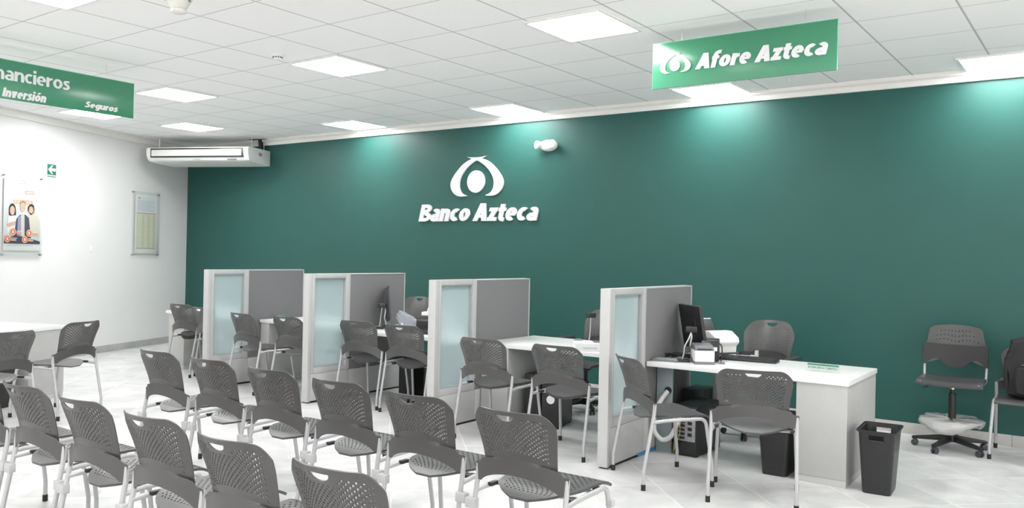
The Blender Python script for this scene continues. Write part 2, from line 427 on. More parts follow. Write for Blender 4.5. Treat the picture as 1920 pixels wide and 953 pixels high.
def text_mesh(body, x0, x1, z0, cap, name, m, parent, y=0.0, depth=0.008, shear=0.2, bold=0.2, gap=0.035):
    """lettering in the plane y (front at -y), from x0 to x1, baseline z0, capital height cap"""
    G = _glyphs(bold); polys = []; pen = 0.0; nst = 0; own = []
    for ch in body:
        adv, strokes = G[ch]
        for st in strokes:
            nst += 1
            if st[0] == 'd':
                (ax, ay), (bx, by) = st[1], st[2]
                hw = bold*0.56
                own.append(nst); polys.append([(pen+ax-hw, ay), (pen+ax+hw, ay), (pen+bx+hw, by), (pen+bx-hw, by)])
            else:
                P = st[1]; hw = bold/2*(st[2] if len(st) > 2 else 1.0)
                closed = abs(P[0][0]-P[-1][0]) < 1e-6 and abs(P[0][1]-P[-1][1]) < 1e-6
                nrm = []
                for k in range(len(P)):
                    a = P[k-1] if k > 0 else (P[-2] if closed else P[0])
                    b = P[k+1] if k < len(P)-1 else (P[1] if closed else P[-1])
                    dx, dy = b[0]-a[0], b[1]-a[1]; l = math.hypot(dx, dy) or 1
                    nrm.append((-dy/l, dx/l))
                for k in range(len(P)-1):
                    (ax, ay), (bx, by) = P[k], P[k+1]; n0, n1 = nrm[k], nrm[k+1]
                    # horizontals a little lighter than uprights
                    t0 = hw*(1-0.14*abs(n0[1])); t1 = hw*(1-0.14*abs(n1[1]))
                    own.append(nst); polys.append([(pen+ax+n0[0]*t0, ay+n0[1]*t0), (pen+ax-n0[0]*t0, ay-n0[1]*t0), (pen+bx-n1[0]*t1, by-n1[1]*t1), (pen+bx+n1[0]*t1, by+n1[1]*t1)])
        pen += adv+(gap if ch != ' ' else 0)
    polys = [[(a+shear*b, b) for a, b in p] for p in polys]
    xa = min(a for p in polys for a, b in p); xb = max(a for p in polys for a, b in p)
    sx = (x1-x0)/(xb-xa); mb = MB()
    for k, p in enumerate(polys):
        q = [(x0+(a-xa)*sx, z0+b*cap) for a, b in p]
        mb.prism(q, y-depth-0.0005*(own[k] % 4), y)
    return mb.build(name, m, parent, ang=30)

def ellipse(cx, cz, rx, rz, n=28, a0=0, a1=2*pi):
    return [(cx+rx*cos(a0+(a1-a0)*k/n), cz+rz*sin(a0+(a1-a0)*k/n)) for k in range(n)]

def spline(pts, n=6):
    """Catmull-Rom through 2D points (open)"""
    out = []
    P = [pts[0]]+list(pts)+[pts[-1]]
    for i in range(1, len(P)-2):
        for k in range(n):
            t = k/n
            q = []
            for d in range(2):
                p0, p1, p2, p3 = P[i-1][d], P[i][d], P[i+1][d], P[i+2][d]
                q.append(0.5*((2*p1)+(-p0+p2)*t+(2*p0-5*p1+4*p2-p3)*t*t+(-p0+3*p1-3*p2+p3)*t**3))
            out.append(tuple(q))
    out.append(pts[-1])
    return out

# emblem of two crossing crescents around an egg, unit box: x -1..1, z 0..1.5
_OUT = [(-0.38, 1.475), (-0.15, 1.455), (0.14, 1.42), (0.48, 1.25), (0.77, 0.95), (0.95, 0.67), (1.0, 0.46), (0.95, 0.25), (0.80, 0.08), (0.61, 0.01), (0.36, 0.02)]
_IN = [(0.36, 0.04), (0.53, 0.12), (0.635, 0.29), (0.655, 0.50), (0.61, 0.71), (0.48, 0.94), (0.31, 1.13), (0.14, 1.26), (-0.005, 1.34), (-0.18, 1.40)]
CRES = spline(_OUT, 5) + spline(_IN, 5)
def emblem(parent, cx, z0, sx, sz, y, depth, m):
    for s in (1, -1):
        P = [(cx+s*a*sx, z0+b*sz) for a, b in CRES]
        MB().prism(P, y-depth-(0.001 if s > 0 else 0), y).build('emblem_crescent', m, parent)
    MB().prism(ellipse(cx-0.02*sx, z0+0.55*sz, 0.33*sx, 0.415*sz, 36), y-depth, y).build('emblem_disc', m, parent)

# ------------------------------------------------------------------ room shell
X1, Y0 = 15.5, -11.0
mb = MB(); mb.box(-2.0, X1, Y0, 0.12, -0.12, 0.0); struct(mb, 'floor', FLOOR)
mb = MB(); mb.box(-2.0, X1, Y0, 0.12, H, H+0.12); struct(mb, 'ceiling', CEIL)
mb = MB(); mb.box(-0.12, X1, 0.0, 0.12, 0, H); struct(mb, 'wall_back', GREEN)
mb = MB(); mb.box(-11.5, 0.0, 0.0, 0.12, 0, H); struct(mb, 'wall_left', WHITEW, loc=(0, 0, 0), rotz=ROT_L)
BBH = 0.10
mb = MB()
for k in range(26):
    mb.box(0.02+0.6*k, 0.02+0.6*k+0.598, -0.012, 0.0, 0.0, BBH, 0.0015)
struct(mb, 'baseboard_back', BASETILE)
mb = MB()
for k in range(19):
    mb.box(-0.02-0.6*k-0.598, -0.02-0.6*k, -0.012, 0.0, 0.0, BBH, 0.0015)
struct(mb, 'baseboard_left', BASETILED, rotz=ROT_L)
prof = [(0, H), (-0.085, H), (-0.085, H-0.032), (-0.055, H-0.048), (-0.03, H-0.09), (0, H-0.09)]
mb = MB(); mb.prism(prof, 0.02, X1, axis='x'); struct(mb, 'trim_1', TRIMW, ang=20)
mb = MB(); mb.prism(prof, -11.4, 0.0, axis='x'); struct(mb, 'trim_2', TRIMW, rotz=ROT_L, ang=20)

# ------------------------------------------------------------------ ceiling lights
def ceiling_light(x, y, label):
    t = thing('ceiling_light', label, 'ceiling light', (x, y, H), GA, 'recessed ceiling light panels')
    s = TILE/2-0.008
    f = MB()
    for (a, b, c, d) in ((-s, s, -s, -s+0.022), (-s, s, s-0.022, s), (-s, -s+0.022, -s+0.022, s-0.022), (s-0.022, s, -s+0.022, s-0.022)):
        f.box(a, b, c, d, -0.016, 0.0, 0.002)
    f.build('light_frame', WHITEP, t)
    MB().box(-s+0.022, s-0.022, -s+0.022, s-0.022, -0.010, -0.002).build('diffuser', LAMP, t)
    return t
def cell(i, j): return (ceil_pt(i+0.5, j+0.5).x, ceil_pt(i+0.5, j+0.5).y)
LIGHTS = [
    (cell(0, 1), 'square ceiling light panel in the middle, right of the small smoke detector'),
    (cell(3.93, 1.08), 'largest square ceiling light panel, left of the hanging Afore sign'),
    (cell(-4.03, 1.02), 'square ceiling light panel just right of the left hanging sign'),
    (cell(-7.3, 1.3), 'ceiling light panel half hidden behind the left hanging sign'),
    (cell(-7.12, 3.3), 'ceiling light panel directly above the air conditioner'),
    (cell(-3.8, 4.85), 'ceiling light panel at the green wall, nearest the air conditioner'),
    (cell(-0.02, 4.97), 'ceiling light panel at the green wall, above the white wall logo'),
    (cell(3.75, 5.18), 'ceiling light panel at the green wall, below the hanging Afore sign'),
    (cell(7.62, 5.3), 'ceiling light panel at the right edge above the green wall'),
    (cell(0, -2.95), 'ceiling light panel cut by the top left corner of the picture'),
    (cell(-4, -3), 'ceiling light panel out of the picture above the left waiting chairs'),
    (cell(4, -3), 'ceiling light panel out of the picture above the front waiting chairs'),
    (cell(8, 1), 'ceiling light panel out of the picture right of the hanging Afore sign'),
    (cell(8, -3), 'ceiling light panel out of the picture over the camera side'),
    (cell(4, -7), 'ceiling light panel out of the picture behind the waiting chairs'),
    (cell(0, -7), 'ceiling light panel out of the picture far behind the left sign'),
    (cell(8, -7), 'ceiling light panel out of the picture behind the camera'),
]
for (p, lab) in LIGHTS: ceiling_light(p[0], p[1], lab)

# smoke detector
sx_, sy_ = ceil_pt(0.26, 0.64).x, ceil_pt(0.26, 0.64).y
t = thing('smoke_detector', 'small round white smoke detector on the ceiling', 'smoke detector', (sx_, sy_, H))
MB().lathe([(0, 0), (0.055, 0), (0.055, -0.012), (0.048, -0.018), (0, -0.018)], seg=24).build('mounting_plate', WHITEP, t)
MB().lathe([(0.042, -0.018), (0.040, -0.03), (0.028, -0.044), (0, -0.046)], seg=24).build('sensor_cap', WHITEP, t)
v = MB()
for k in range(12):
    a = 2*pi*k/12
    v.box(-0.006, 0.006, -0.003, 0.003, -0.030, -0.021, M=Matrix.Translation((0.0405*cos(a), 0.0405*sin(a), 0)) @ Matrix.Rotation(a+pi/2, 4, 'Z'))
v.build('vent_slots', BLACK, t)
# conical ceiling fitting at the top edge
c_ = Vector((7.68, -5.15, 0))
t = thing('ceiling_speaker_cone', 'off-white conical fitting hanging from the ceiling at top left', 'ceiling fitting', (c_.x, c_.y, H))
MB().lathe([(0, 0), (0.13, 0), (0.13, -0.02), (0.115, -0.03), (0.05, -0.145), (0.042, -0.155), (0, -0.155)], seg=28).build('cone_housing', OFFW, t)
MB().lathe([(0.05, -0.155), (0.05, -0.172), (0.04, -0.178), (0, -0.178)], seg=24).build('end_cap', OFFW, t)
for a in (0.3, 2.3, 4.4): MB().tube([(0.08*cos(a), 0.08*sin(a), -0.10), (0.088*cos(a), 0.088*sin(a), -0.108)], 0.006).build('screw', MIDGREY, t)

# ------------------------------------------------------------------ hanging signs
t = thing('hanging_sign', 'green hanging sign reading Afore Azteca with white emblem', 'hanging sign', (0, -2.591, 0))
MB().box(9.832, 11.160, -0.006, 0.006, 2.820, 3.157, 0.001).build('sign_panel', SIGNGREEN, t)
e_ = MB()
e_.box(9.829, 11.163, -0.0065, 0.0065, 3.157, 3.161); e_.box(9.829, 9.832, -0.0065, 0.0065, 2.820, 3.157); e_.box(11.160, 11.163, -0.0065, 0.0065, 2.820, 3.157)
e_.build('polished_edge', SIGNEDGE, t)
emblem(t, 10.014, 2.925, 0.122, 0.098, -0.006, 0.006, LETTERW)
text_mesh('Afore Azteca', 10.170, 11.103, 2.931, 0.112, 'lettering', LETTERW, t, y=-0.006, depth=0.006, shear=0.2, bold=0.245)
for x in (10.06, 10.95):
    MB().tube([(x, 0, 3.159), (x, 0, H)], 0.0015, 6).build('hanging_wire', CHROME, t)
t = thing('hanging_sign', 'green hanging sign at left reading Inversión and Seguros', 'hanging sign', (5.026, 0, 0), rad(90))
MB().box(-5.95, -3.910, -0.006, 0.006, 2.782, 3.112, 0.001).build('sign_panel', SIGNGREEN, t)
e_ = MB(); e_.box(-5.95, -3.907, -0.0065, 0.0065, 3.112, 3.118); e_.box(-3.910, -3.907, -0.0065, 0.0065, 2.782, 3.112)
e_.build('polished_edge', SIGNEDGE, t)
text_mesh('Financieros', -5.24, -4.514, 2.943, 0.112, 'title_lettering', LETTERW, t, y=-0.006, depth=0.005, shear=0.0, bold=0.18)
text_mesh('Inversión', -5.075, -4.715, 2.800, 0.076, 'lettering', LETTERW, t, y=-0.006, depth=0.005, shear=0.2, bold=0.245)
text_mesh('Seguros', -4.378, -4.064, 2.818, 0.056, 'lettering', LETTERW, t, y=-0.006, depth=0.005, shear=0.2, bold=0.245)
for x in (-4.18, -5.6):
    MB().tube([(x, 0, 3.114), (x, 0, H)], 0.0015, 6).build('hanging_wire', CHROME, t)

# ------------------------------------------------------------------ wall logo and emergency light on the green wall
t = thing('wall_logo', 'white raised Banco Azteca lettering and emblem on the green wall', 'wall logo', (0, 0, 0))
emblem(t, 6.185, 2.283, 0.418, 0.340, -0.004, 0.022, LETTERW)
text_mesh('Banco Azteca', 5.232, 7.128, 1.972, 0.222, 'lettering', LETTERW, t, y=-0.004, depth=0.022, shear=0.2, bold=0.245)
t = thing('emergency_light', 'white oval twin-head emergency light high on the green wall', 'emergency light', (7.245, 0, 2.862))
M90 = Matrix.Rotation(rad(90), 4, 'X')
MB().lathe([(0, 0.075), (0.06, 0.072), (0.095, 0.055), (0.108, 0.025), (0.110, 0)], seg=36, sx=1.12, sy=0.62, M=M90).build('housing', WHITEP, t)
for sx in (-1, 1):
    Mh = Matrix.Translation((0.085*sx, -0.055, 0.004)) @ Matrix.Rotation(rad(28*sx), 4, 'Z') @ M90
    h_ = MB().lathe([(0, 0), (0.035, 0.0), (0.048, 0.02), (0.050, 0.055), (0.042, 0.062), (0, 0.060)], seg=24, M=Mh).build('lamp_head', WHITEP, t)
    MB().lathe([(0.038, 0.0625), (0.03, 0.066), (0, 0.067)], seg=20, M=Mh).build('lens', PAPERB, h_)

# ------------------------------------------------------------------ things on the left wall (local x runs to the right along the wall)
def on_left(s, z=0): return (LD*s)+Vector((0, 0, z))
def flat_print(name, mats, shapes, parent):
    """printed sheet: shapes are (polygon, material index) stacked by a tenth of a millimetre"""
    mb = MB()
    for k, (poly, mi) in enumerate(shapes):
        y = -0.0015-0.00025*k
        mb.prism(poly, y-0.0002, y+(0.0004 if k == 0 else 0.0), mi)
    return mb.build(name, mats, parent)
def rect(a, b, c, d): return [(a, c), (b, c), (b, d), (a, d)]
# notice with a rate table
t = thing('wall_notice', 'narrow framed notice with a beige table on the white wall', 'notice', on_left(1.07), ROT_L)
sh = [(rect(-0.258, 0.258, 1.455, 2.372), 0), (rect(-0.205, 0.215, 2.10, 2.335), 1)]
for k in range(8): sh.append((rect(-0.19, 0.19-0.05*(k % 3), 2.125+0.021*k, 2.131+0.021*k), 5))
sh.append((ellipse(-0.165, 2.315, 0.016, 0.013), 4))
sh.append((rect(-0.215, 0.225, 1.535, 2.085), 2)); sh.append((rect(-0.215, 0.225, 2.078, 2.088), 4)); sh.append((rect(-0.215, 0.225, 1.530, 1.538), 4))
for (a, b) in ((-0.205, -0.10), (-0.03, 0.02), (0.10, 0.16)): sh.append((rect(a, b, 1.545, 2.07), 3))
for k in range(25): sh.append((rect(-0.212, 0.222, 1.552+0.0207*k, 1.556+0.0207*k), 6))
flat_print('printed_sheet', [PAPER, PAPERB, BEIGE, BEIGE2, INK, mat('pale_ink', (0.50, 0.52, 0.56), 0.8, noise=0.02), mat('table_line', (0.54, 0.53, 0.42), 0.8, noise=0.02)], sh, t).location = (0, -0.018, 0)
MB().box(-0.318, 0.318, -0.030, -0.026, 1.425, 2.415, 0.001).build('acrylic_panel', ACRYL, t)
for x in (-0.298, 0.298):
    for z in (1.437, 2.402):
        MB().lathe([(0, 0), (0.011, 0), (0.011, 0.036), (0.008, 0.039), (0, 0.039)], seg=14, M=Matrix.Translation((x, 0, z)) @ M90).build('standoff', STEEL, t)
# poster with three people
t = thing('wall_poster', 'framed poster with three smiling people and orange round badges', 'poster', on_left(3.46), ROT_L)
sh = [(rect(-0.292, 0.292, 1.475, 2.40), 0), (rect(-0.285, 0.287, 1.565, 2.318), 1)]
sh += [(rect(0.03, 0.185, 2.205, 2.252), 2), (rect(0.05, 0.165, 2.222, 2.236), 0), (rect(-0.145, 0.165, 2.075, 2.125), 3)]
for k in range(6): sh.append((rect(-0.125+0.045*k, -0.10+0.045*k, 2.092, 2.108), 0))
sh += [(rect(-0.17+0.02, 0.19, 2.135, 2.195), 11)]
sh += [(ellipse(-0.005, 2.362, 0.03, 0.02, 20, 0, pi), 12), (ellipse(-0.005, 2.362, 0.02, 0.013, 20, 0, pi), 0), (rect(-0.06, 0.06, 2.338, 2.344), 12)]
# right-hand man: cream shirt
sh += [([(0.03, 1.66), (0.045, 1.90), (0.10, 1.955), (0.17, 1.97), (0.24, 1.93), (0.287, 1.86), (0.287, 1.66)], 10),
       (ellipse(0.135, 2.005, 0.048, 0.064), 5), (spline([(0.082, 2.00), (0.085, 2.05), (0.125, 2.082), (0.175, 2.07), (0.188, 2.01), (0.180, 1.955), (0.168, 2.02), (0.15, 2.05), (0.11, 2.045), (0.096, 1.99), (0.09, 1.965)], 4), 6),
       (spline([(0.105, 1.985), (0.115, 1.955), (0.135, 1.942), (0.157, 1.955), (0.168, 1.985), (0.150, 1.972), (0.135, 1.968), (0.12, 1.972)], 4), 6)]
# left-hand woman: white top, arms crossed
sh += [([(-0.245, 1.70), (-0.225, 1.90), (-0.17, 1.945), (-0.10, 1.94), (-0.055, 1.88), (-0.06, 1.70)], 0),
       (spline([(-0.215, 1.93), (-0.215, 2.02), (-0.19, 2.065), (-0.15, 2.072), (-0.115, 2.03), (-0.105, 1.93), (-0.125, 1.925), (-0.195, 1.915)], 4), 6),
       (ellipse(-0.163, 1.985, 0.038, 0.058), 5), ([(-0.25, 1.80), (-0.20, 1.83), (-0.08, 1.86), (-0.05, 1.905), (-0.02, 1.93), (-0.01, 1.90), (-0.05, 1.85), (-0.13, 1.80), (-0.22, 1.77)], 5)]
# middle man: navy jacket, lilac lining, pale shirt
sh += [([(-0.14, 1.60), (-0.10, 1.88), (-0.045, 1.935), (0.045, 1.94), (0.10, 1.90), (0.145, 1.60)], 8),
       ([(-0.085, 1.66), (-0.075, 1.90), (-0.035, 1.93), (-0.02, 1.66)], 9), ([(-0.02, 1.66), (-0.03, 1.93), (0.0, 1.95), (0.028, 1.93), (0.035, 1.66)], 10),
       (ellipse(0.0, 2.04, 0.042, 0.068), 5), (spline([(-0.043, 2.05), (-0.038, 2.10), (0.0, 2.122), (0.038, 2.10), (0.043, 2.05), (0.03, 2.085), (0, 2.095), (-0.03, 2.085)], 4), 7)]
for (x, z) in ((-0.163, 1.97), (0.0, 2.02), (0.135, 1.985)):
    sh.append((spline([(x-0.016, z-0.008), (x, z-0.014), (x+0.016, z-0.008), (x, z-0.022), (x-0.016, z-0.008)], 3), 0))
sh += [([(-0.285, 1.565), (-0.285, 1.62), (-0.10, 1.67), (0.10, 1.64), (0.287, 1.60), (0.287, 1.565)], 8)]
for (x, z) in ((-0.15, 1.715), (-0.235, 1.625), (0.105, 1.705), (0.035, 1.622)):
    sh += [(ellipse(x, z, 0.048, 0.048, 24), 4), (ellipse(x, z, 0.043, 0.043, 24), 0), (ellipse(x, z, 0.037, 0.037, 24), 4), (rect(x-0.012, x+0.012, z-0.018, z+0.018), 0),
           (rect(x+0.052, x+0.135, z-0.024, z-0.002), 3), (rect(x+0.052, x+0.150, z+0.006, z+0.014), 0)]
for k in range(9): sh.append((rect(-0.23+0.045*k, -0.20+0.045*k, 1.540, 1.546), 12))
flat_print('printed_sheet', [PAPER, POSTERBG, PINK, PEACH, ORANGE, SKIN, HAIR, GREYHAIR, NAVY, LILAC, CREAM, mat('faint_white_print', (0.74, 0.75, 0.77), 0.7, noise=0.02), MATS['grey_ink']], sh, t).location = (0, -0.018, 0)
MB().box(-0.318, 0.318, -0.034, -0.030, 1.41, 2.44, 0.001).build('acrylic_panel', ACRYL, t)
for x in (-0.302, 0.302):
    for z in (1.425, 2.425):
        MB().lathe([(0, 0), (0.011, 0), (0.011, 0.040), (0.008, 0.043), (0, 0.043)], seg=14, M=Matrix.Translation((x, 0, z)) @ M90).build('standoff', STEEL, t)
# evacuation arrow sign
t = thing('arrow_sign', 'small green sign with a white left arrow on the white wall', 'arrow sign', on_left(2.975), ROT_L)
MB().box(-0.083, 0.083, -0.005, 0.0, 2.458, 2.648, 0.001).build('sign_plate', LETTERW, t)
MB().box(-0.076, 0.076, -0.0062, -0.005, 2.498, 2.640).build('green_field', EXITGREEN, t)
A = [(-0.062, 2.569), (-0.005, 2.625), (0.022, 2.625), (-0.012, 2.588), (0.066, 2.588), (0.066, 2.550), (-0.012, 2.550), (0.022, 2.513), (-0.005, 2.513)]
MB().prism(A, -0.0076, -0.0062).build('arrow', LETTERW, t)
l_ = MB()
for k in range(7): l_.box(-0.07+0.021*k, -0.056+0.021*k, -0.0058, -0.005, 2.466, 2.486)
l_.build('fine_print', EXITGREEN, t)
t = thing('wall_plate', 'tiny white cover plate low on the white wall', 'wall plate', on_left(2.22), ROT_L)
MB().box(-0.03, 0.03, -0.008, 0, 1.46, 1.56, 0.003).build('cover', WHITEP, t)
MB().lathe([(0, 0), (0.006, 0), (0.005, 0.003), (0, 0.003)], seg=12, M=Matrix.Translation((0, -0.008, 1.475)) @ M90).build('screw', MIDGREY, t)

# ------------------------------------------------------------------ air conditioner
t = thing('air_conditioner', 'long white air conditioner hung below the ceiling in the corner', 'air conditioner', (0.434, -0.792, 0.02), rad(LWA))
pr_ = spline([(-0.47, 3.055), (-0.50, 3.045), (-0.515, 3.01), (-0.505, 2.93), (-0.475, 2.872), (-0.42, 2.845), (-0.25, 2.832), (0.0, 2.825), (0.17, 2.825)], 4) + [(0.185, 2.83), (0.185, 3.055)]
MB().prism(pr_, 0.19, 1.84, axis='x').build('casing', WHITEP, t)
for x0, x1 in ((0.15, 0.192), (1.838, 1.875)):
    P = [(y*1.0-0.004 if y < -0.3 else y, z) for y, z in pr_]
    MB().prism(P, x0, x1, axis='x', bev=0.008).build('end_cheek', WHITEP, t)
lv = MB()
lv.box(0.225, 1.79, -0.5185, -0.470, 2.897, 3.034, 0.002); lv.build('outlet_recess', BLACK, t)
lv = MB(); lv.box(0.247, 1.768, -0.530, -0.48, 2.917, 3.013, 0.006); lv.build('louvre', WHITEP, t)
b_ = MB(); b_.box(1.52, 1.66, -0.500, -0.46, 2.861, 2.868); b_.build('display_window', DARK, t)
b_ = MB(); b_.box(0.95, 1.05, -0.500, -0.47, 2.868, 2.873); b_.build('badge', LINK, t)
b_ = MB(); b_.box(1.87, 1.877, -0.22, -0.13, 2.945, 2.995); b_.build('side_label', INK, t)
for k, (x, y) in enumerate(((0.22, -0.30), (0.22, 0.05), (1.80, -0.30), (1.80, 0.05))):
    MB().tube([(x, y, 3.05), (x, y, H-0.02)], 0.006, 8).build('hanger_rod', CHROME, t)
MB().tube([(1.74, 0.08, 3.05), (1.72, 0.08, H-0.02)], 0.035, 14).build('insulated_pipe', RUBBER, t)
o_ = MB(); o_.box(1.55, 2.02, 0.02, 0.13, H-0.026, H-0.021); o_.build('ceiling_opening', BLACK, t)
for z in (2.845, 3.035): MB().tube([(1.868, 0.165, z), (1.885, 0.165, z)], 0.012, 10).build('cheek_screw', OFFW, t)

# ------------------------------------------------------------------ desk dividers
def divider(x, y, L, label, tape=False):
    T = 0.082; B = 0.40*L; HT = 1.32; PH = 0.295
    t = thing('desk_divider', label, 'desk divider', (x, y, 0), 0, 'grey dividers between the desks')
    MB().box(0, T, 0, 0.045, 0.012, HT, 0.004).build('end_post', FRAME, t)
    MB().box(0.002, T-0.002, 0.046, B, 0.02, PH, 0.003).build('base_panel', PLINTH, t)
    MB().box(0.002, T-0.002, B+0.003, L, 0.02, PH, 0.003).build('base_panel', PLINTH, t)
    b = MB(); b.box(0.010, T-0.010, 0.02, L-0.01, 0.0, 0.02); b.build('floor_rail', RUBBER, t)
    f = MB()
    w_ = 0.058
    f.box(0, T, 0.046, 0.046+w_*0.6, PH+0.002, HT, 0.003); f.box(0, T, B-w_, B, PH+0.002, HT, 0.003)
    f.box(0.001, T-0.001, 0.046+w_*0.6, B-w_, PH+0.002, PH+w_, 0.003); f.box(0.001, T-0.001, 0.046+w_*0.6, B-w_, HT-w_*0.8, HT, 0.003)
    fr = f.build('glass_frame', FRAME, t)
    y0, y1, z0, z1 = 0.046+w_*0.6, B-w_, PH+w_, HT-w_*0.8
    g = MB()
    for xx in (0.014, T-0.014):
        xa, xb = xx-0.005, xx+0.005
        g.box(xa, xb, y0, y0+0.010, z0, z1); g.box(xa, xb, y1-0.010, y1, z0, z1)
        g.box(xa, xb, y0+0.010, y1-0.010, z0, z0+0.010); g.box(xa, xb, y0+0.010, y1-0.010, z1-0.010, z1)
    g.build('glazing_bead', SILVER, fr)
    MB().box(T/2-0.004, T/2+0.004, y0, y1, z0, z1).build('frosted_pane', FROST, t)
    MB().box(0.004, T-0.004, B+0.003, L-0.012, PH+0.003, HT-0.012, 0.004).build('fabric_panel', FABRIC, t)
    tr = MB(); tr.box(0.0, T, B+0.001, L, HT-0.012, HT, 0.002); tr.box(0.0, T, L-0.012, L, PH+0.002, HT-0.012, 0.002)
    tr.build('edge_trim', FRAME, t)
    if tape:
        MB().box(T-0.002, T+0.003, B-0.10, B+0.30, 0.002, 0.030).build('masking_tape', BLUETAPE, t)
    return t
divider(4.47, -2.72, 1.36, 'leftmost frosted-glass and grey desk divider, next to the air conditioner corner')
divider(5.985, -2.60, 1.43, 'second desk divider from the left, with a monitor and crumpled bag beside it')
divider(7.805, -2.765, 1.47, 'third desk divider from the left, standing left of the nearly empty desk')
divider(9.608, -2.93, 1.50, 'rightmost and nearest desk divider, beside the black PC tower', True)

# ------------------------------------------------------------------ desks
def desk(x0, x1, y0, y1, label, ped=None, leg=None, plate=None, right_pad=0.0):
    t = thing('service_desk', label, 'desk', ((x0+x1)/2, (y0+y1)/2, 0), 0, 'white service desks along the green wall')
    cx, cy = (x0+x1)/2, (y0+y1)/2
    MB().box(x0-cx, x1-cx, y0-cy, y1-cy, 0.699, 0.735, 0.002).build('desktop', DESKTOP, t)
    if ped:
        a, b = ped[0]-cx, ped[1]-cx
        p = MB(); p.box(a, b, y0-cy+0.008, y1-cy-0.01, 0.05, 0.698, 0.002)
        pd = p.build('pedestal', DESKSIDE, t)
        MB().box(a+0.002, b-0.002, y0-cy+0.012, y1-cy-0.014, 0.0, 0.048, 0.001).build('kick_board', PLINTH, pd)
    if leg is not None:
        MB().box(leg[0]-cx-0.022, leg[0]-cx+0.022, leg[1]-cy-0.022, leg[1]-cy+0.022, 0.012, 0.698, 0.003).build('leg', SILVER, t)
        MB().box(leg[0]-cx-0.05, leg[0]-cx+0.05, leg[1]-cy-0.05, leg[1]-cy+0.05, 0.0, 0.012, 0.003).build('foot_plate', SILVER, t)
    if plate is not None:
        MB().box(plate[0]-cx, plate[1]-cx, plate[2]-cy-0.009, plate[2]-cy+0.009, 0.0, 0.698, 0.001).build('support_panel', BLUEPLATE, t)
    return t
desk(2.66, 4.44, -2.03, -1.27, 'white desk at the far left with two chairs pushed against it', ped=(2.72, 3.06))
desk(4.56, 5.97, -2.02, -1.20, 'white desk with grey side between the two leftmost dividers', ped=(4.57, 4.72))
desk(6.075, 7.795, -2.16, -1.25, 'white desk crowded with monitor and printers, two chairs before it', leg=(7.55, -1.5))
desk(7.895, 9.60, -2.11, -1.22, 'nearly empty white desk with a webcam, left of the nearest divider', ped=(7.90, 8.205))
desk(9.695, 11.212, -2.32, -1.41, 'nearest white desk with grey end pedestal beside the waste bin', ped=(10.86, 11.205), leg=(9.955, -1.50), plate=(9.70, 9.835, -2.12))
# desk parallel to the white wall, at the left edge
t = thing('service_desk', 'white desk at the left edge along the white wall', 'desk', (3.911, -3.938, 0), ROT_L - pi/2 - pi/2, 'white service desks along the green wall')
t['group'] = 'white desk by the white wall'
# local frame: x runs from the corner towards the picture's left (LD), y towards the wall
ang_ = math.atan2(LD.y, LD.x); t.rotation_euler = (0, 0, ang_)
MB().box(0, 2.6, -0.80, 0, 0.699, 0.735, 0.002).build('desktop', DESKTOP, t)
p = MB(); p.box(0.008, 0.46, -0.79, -0.01, 0.05, 0.698, 0.002); pd = p.build('pedestal', DESKSIDE, t)
MB().box(0.010, 0.456, -0.786, -0.014, 0.0, 0.048, 0.001).build('kick_board', PLINTH, pd)
MB().box(0.462, 2.58, -0.40, -0.38, 0.0, 0.698, 0.001).build('modesty_panel', DESKIN, t)

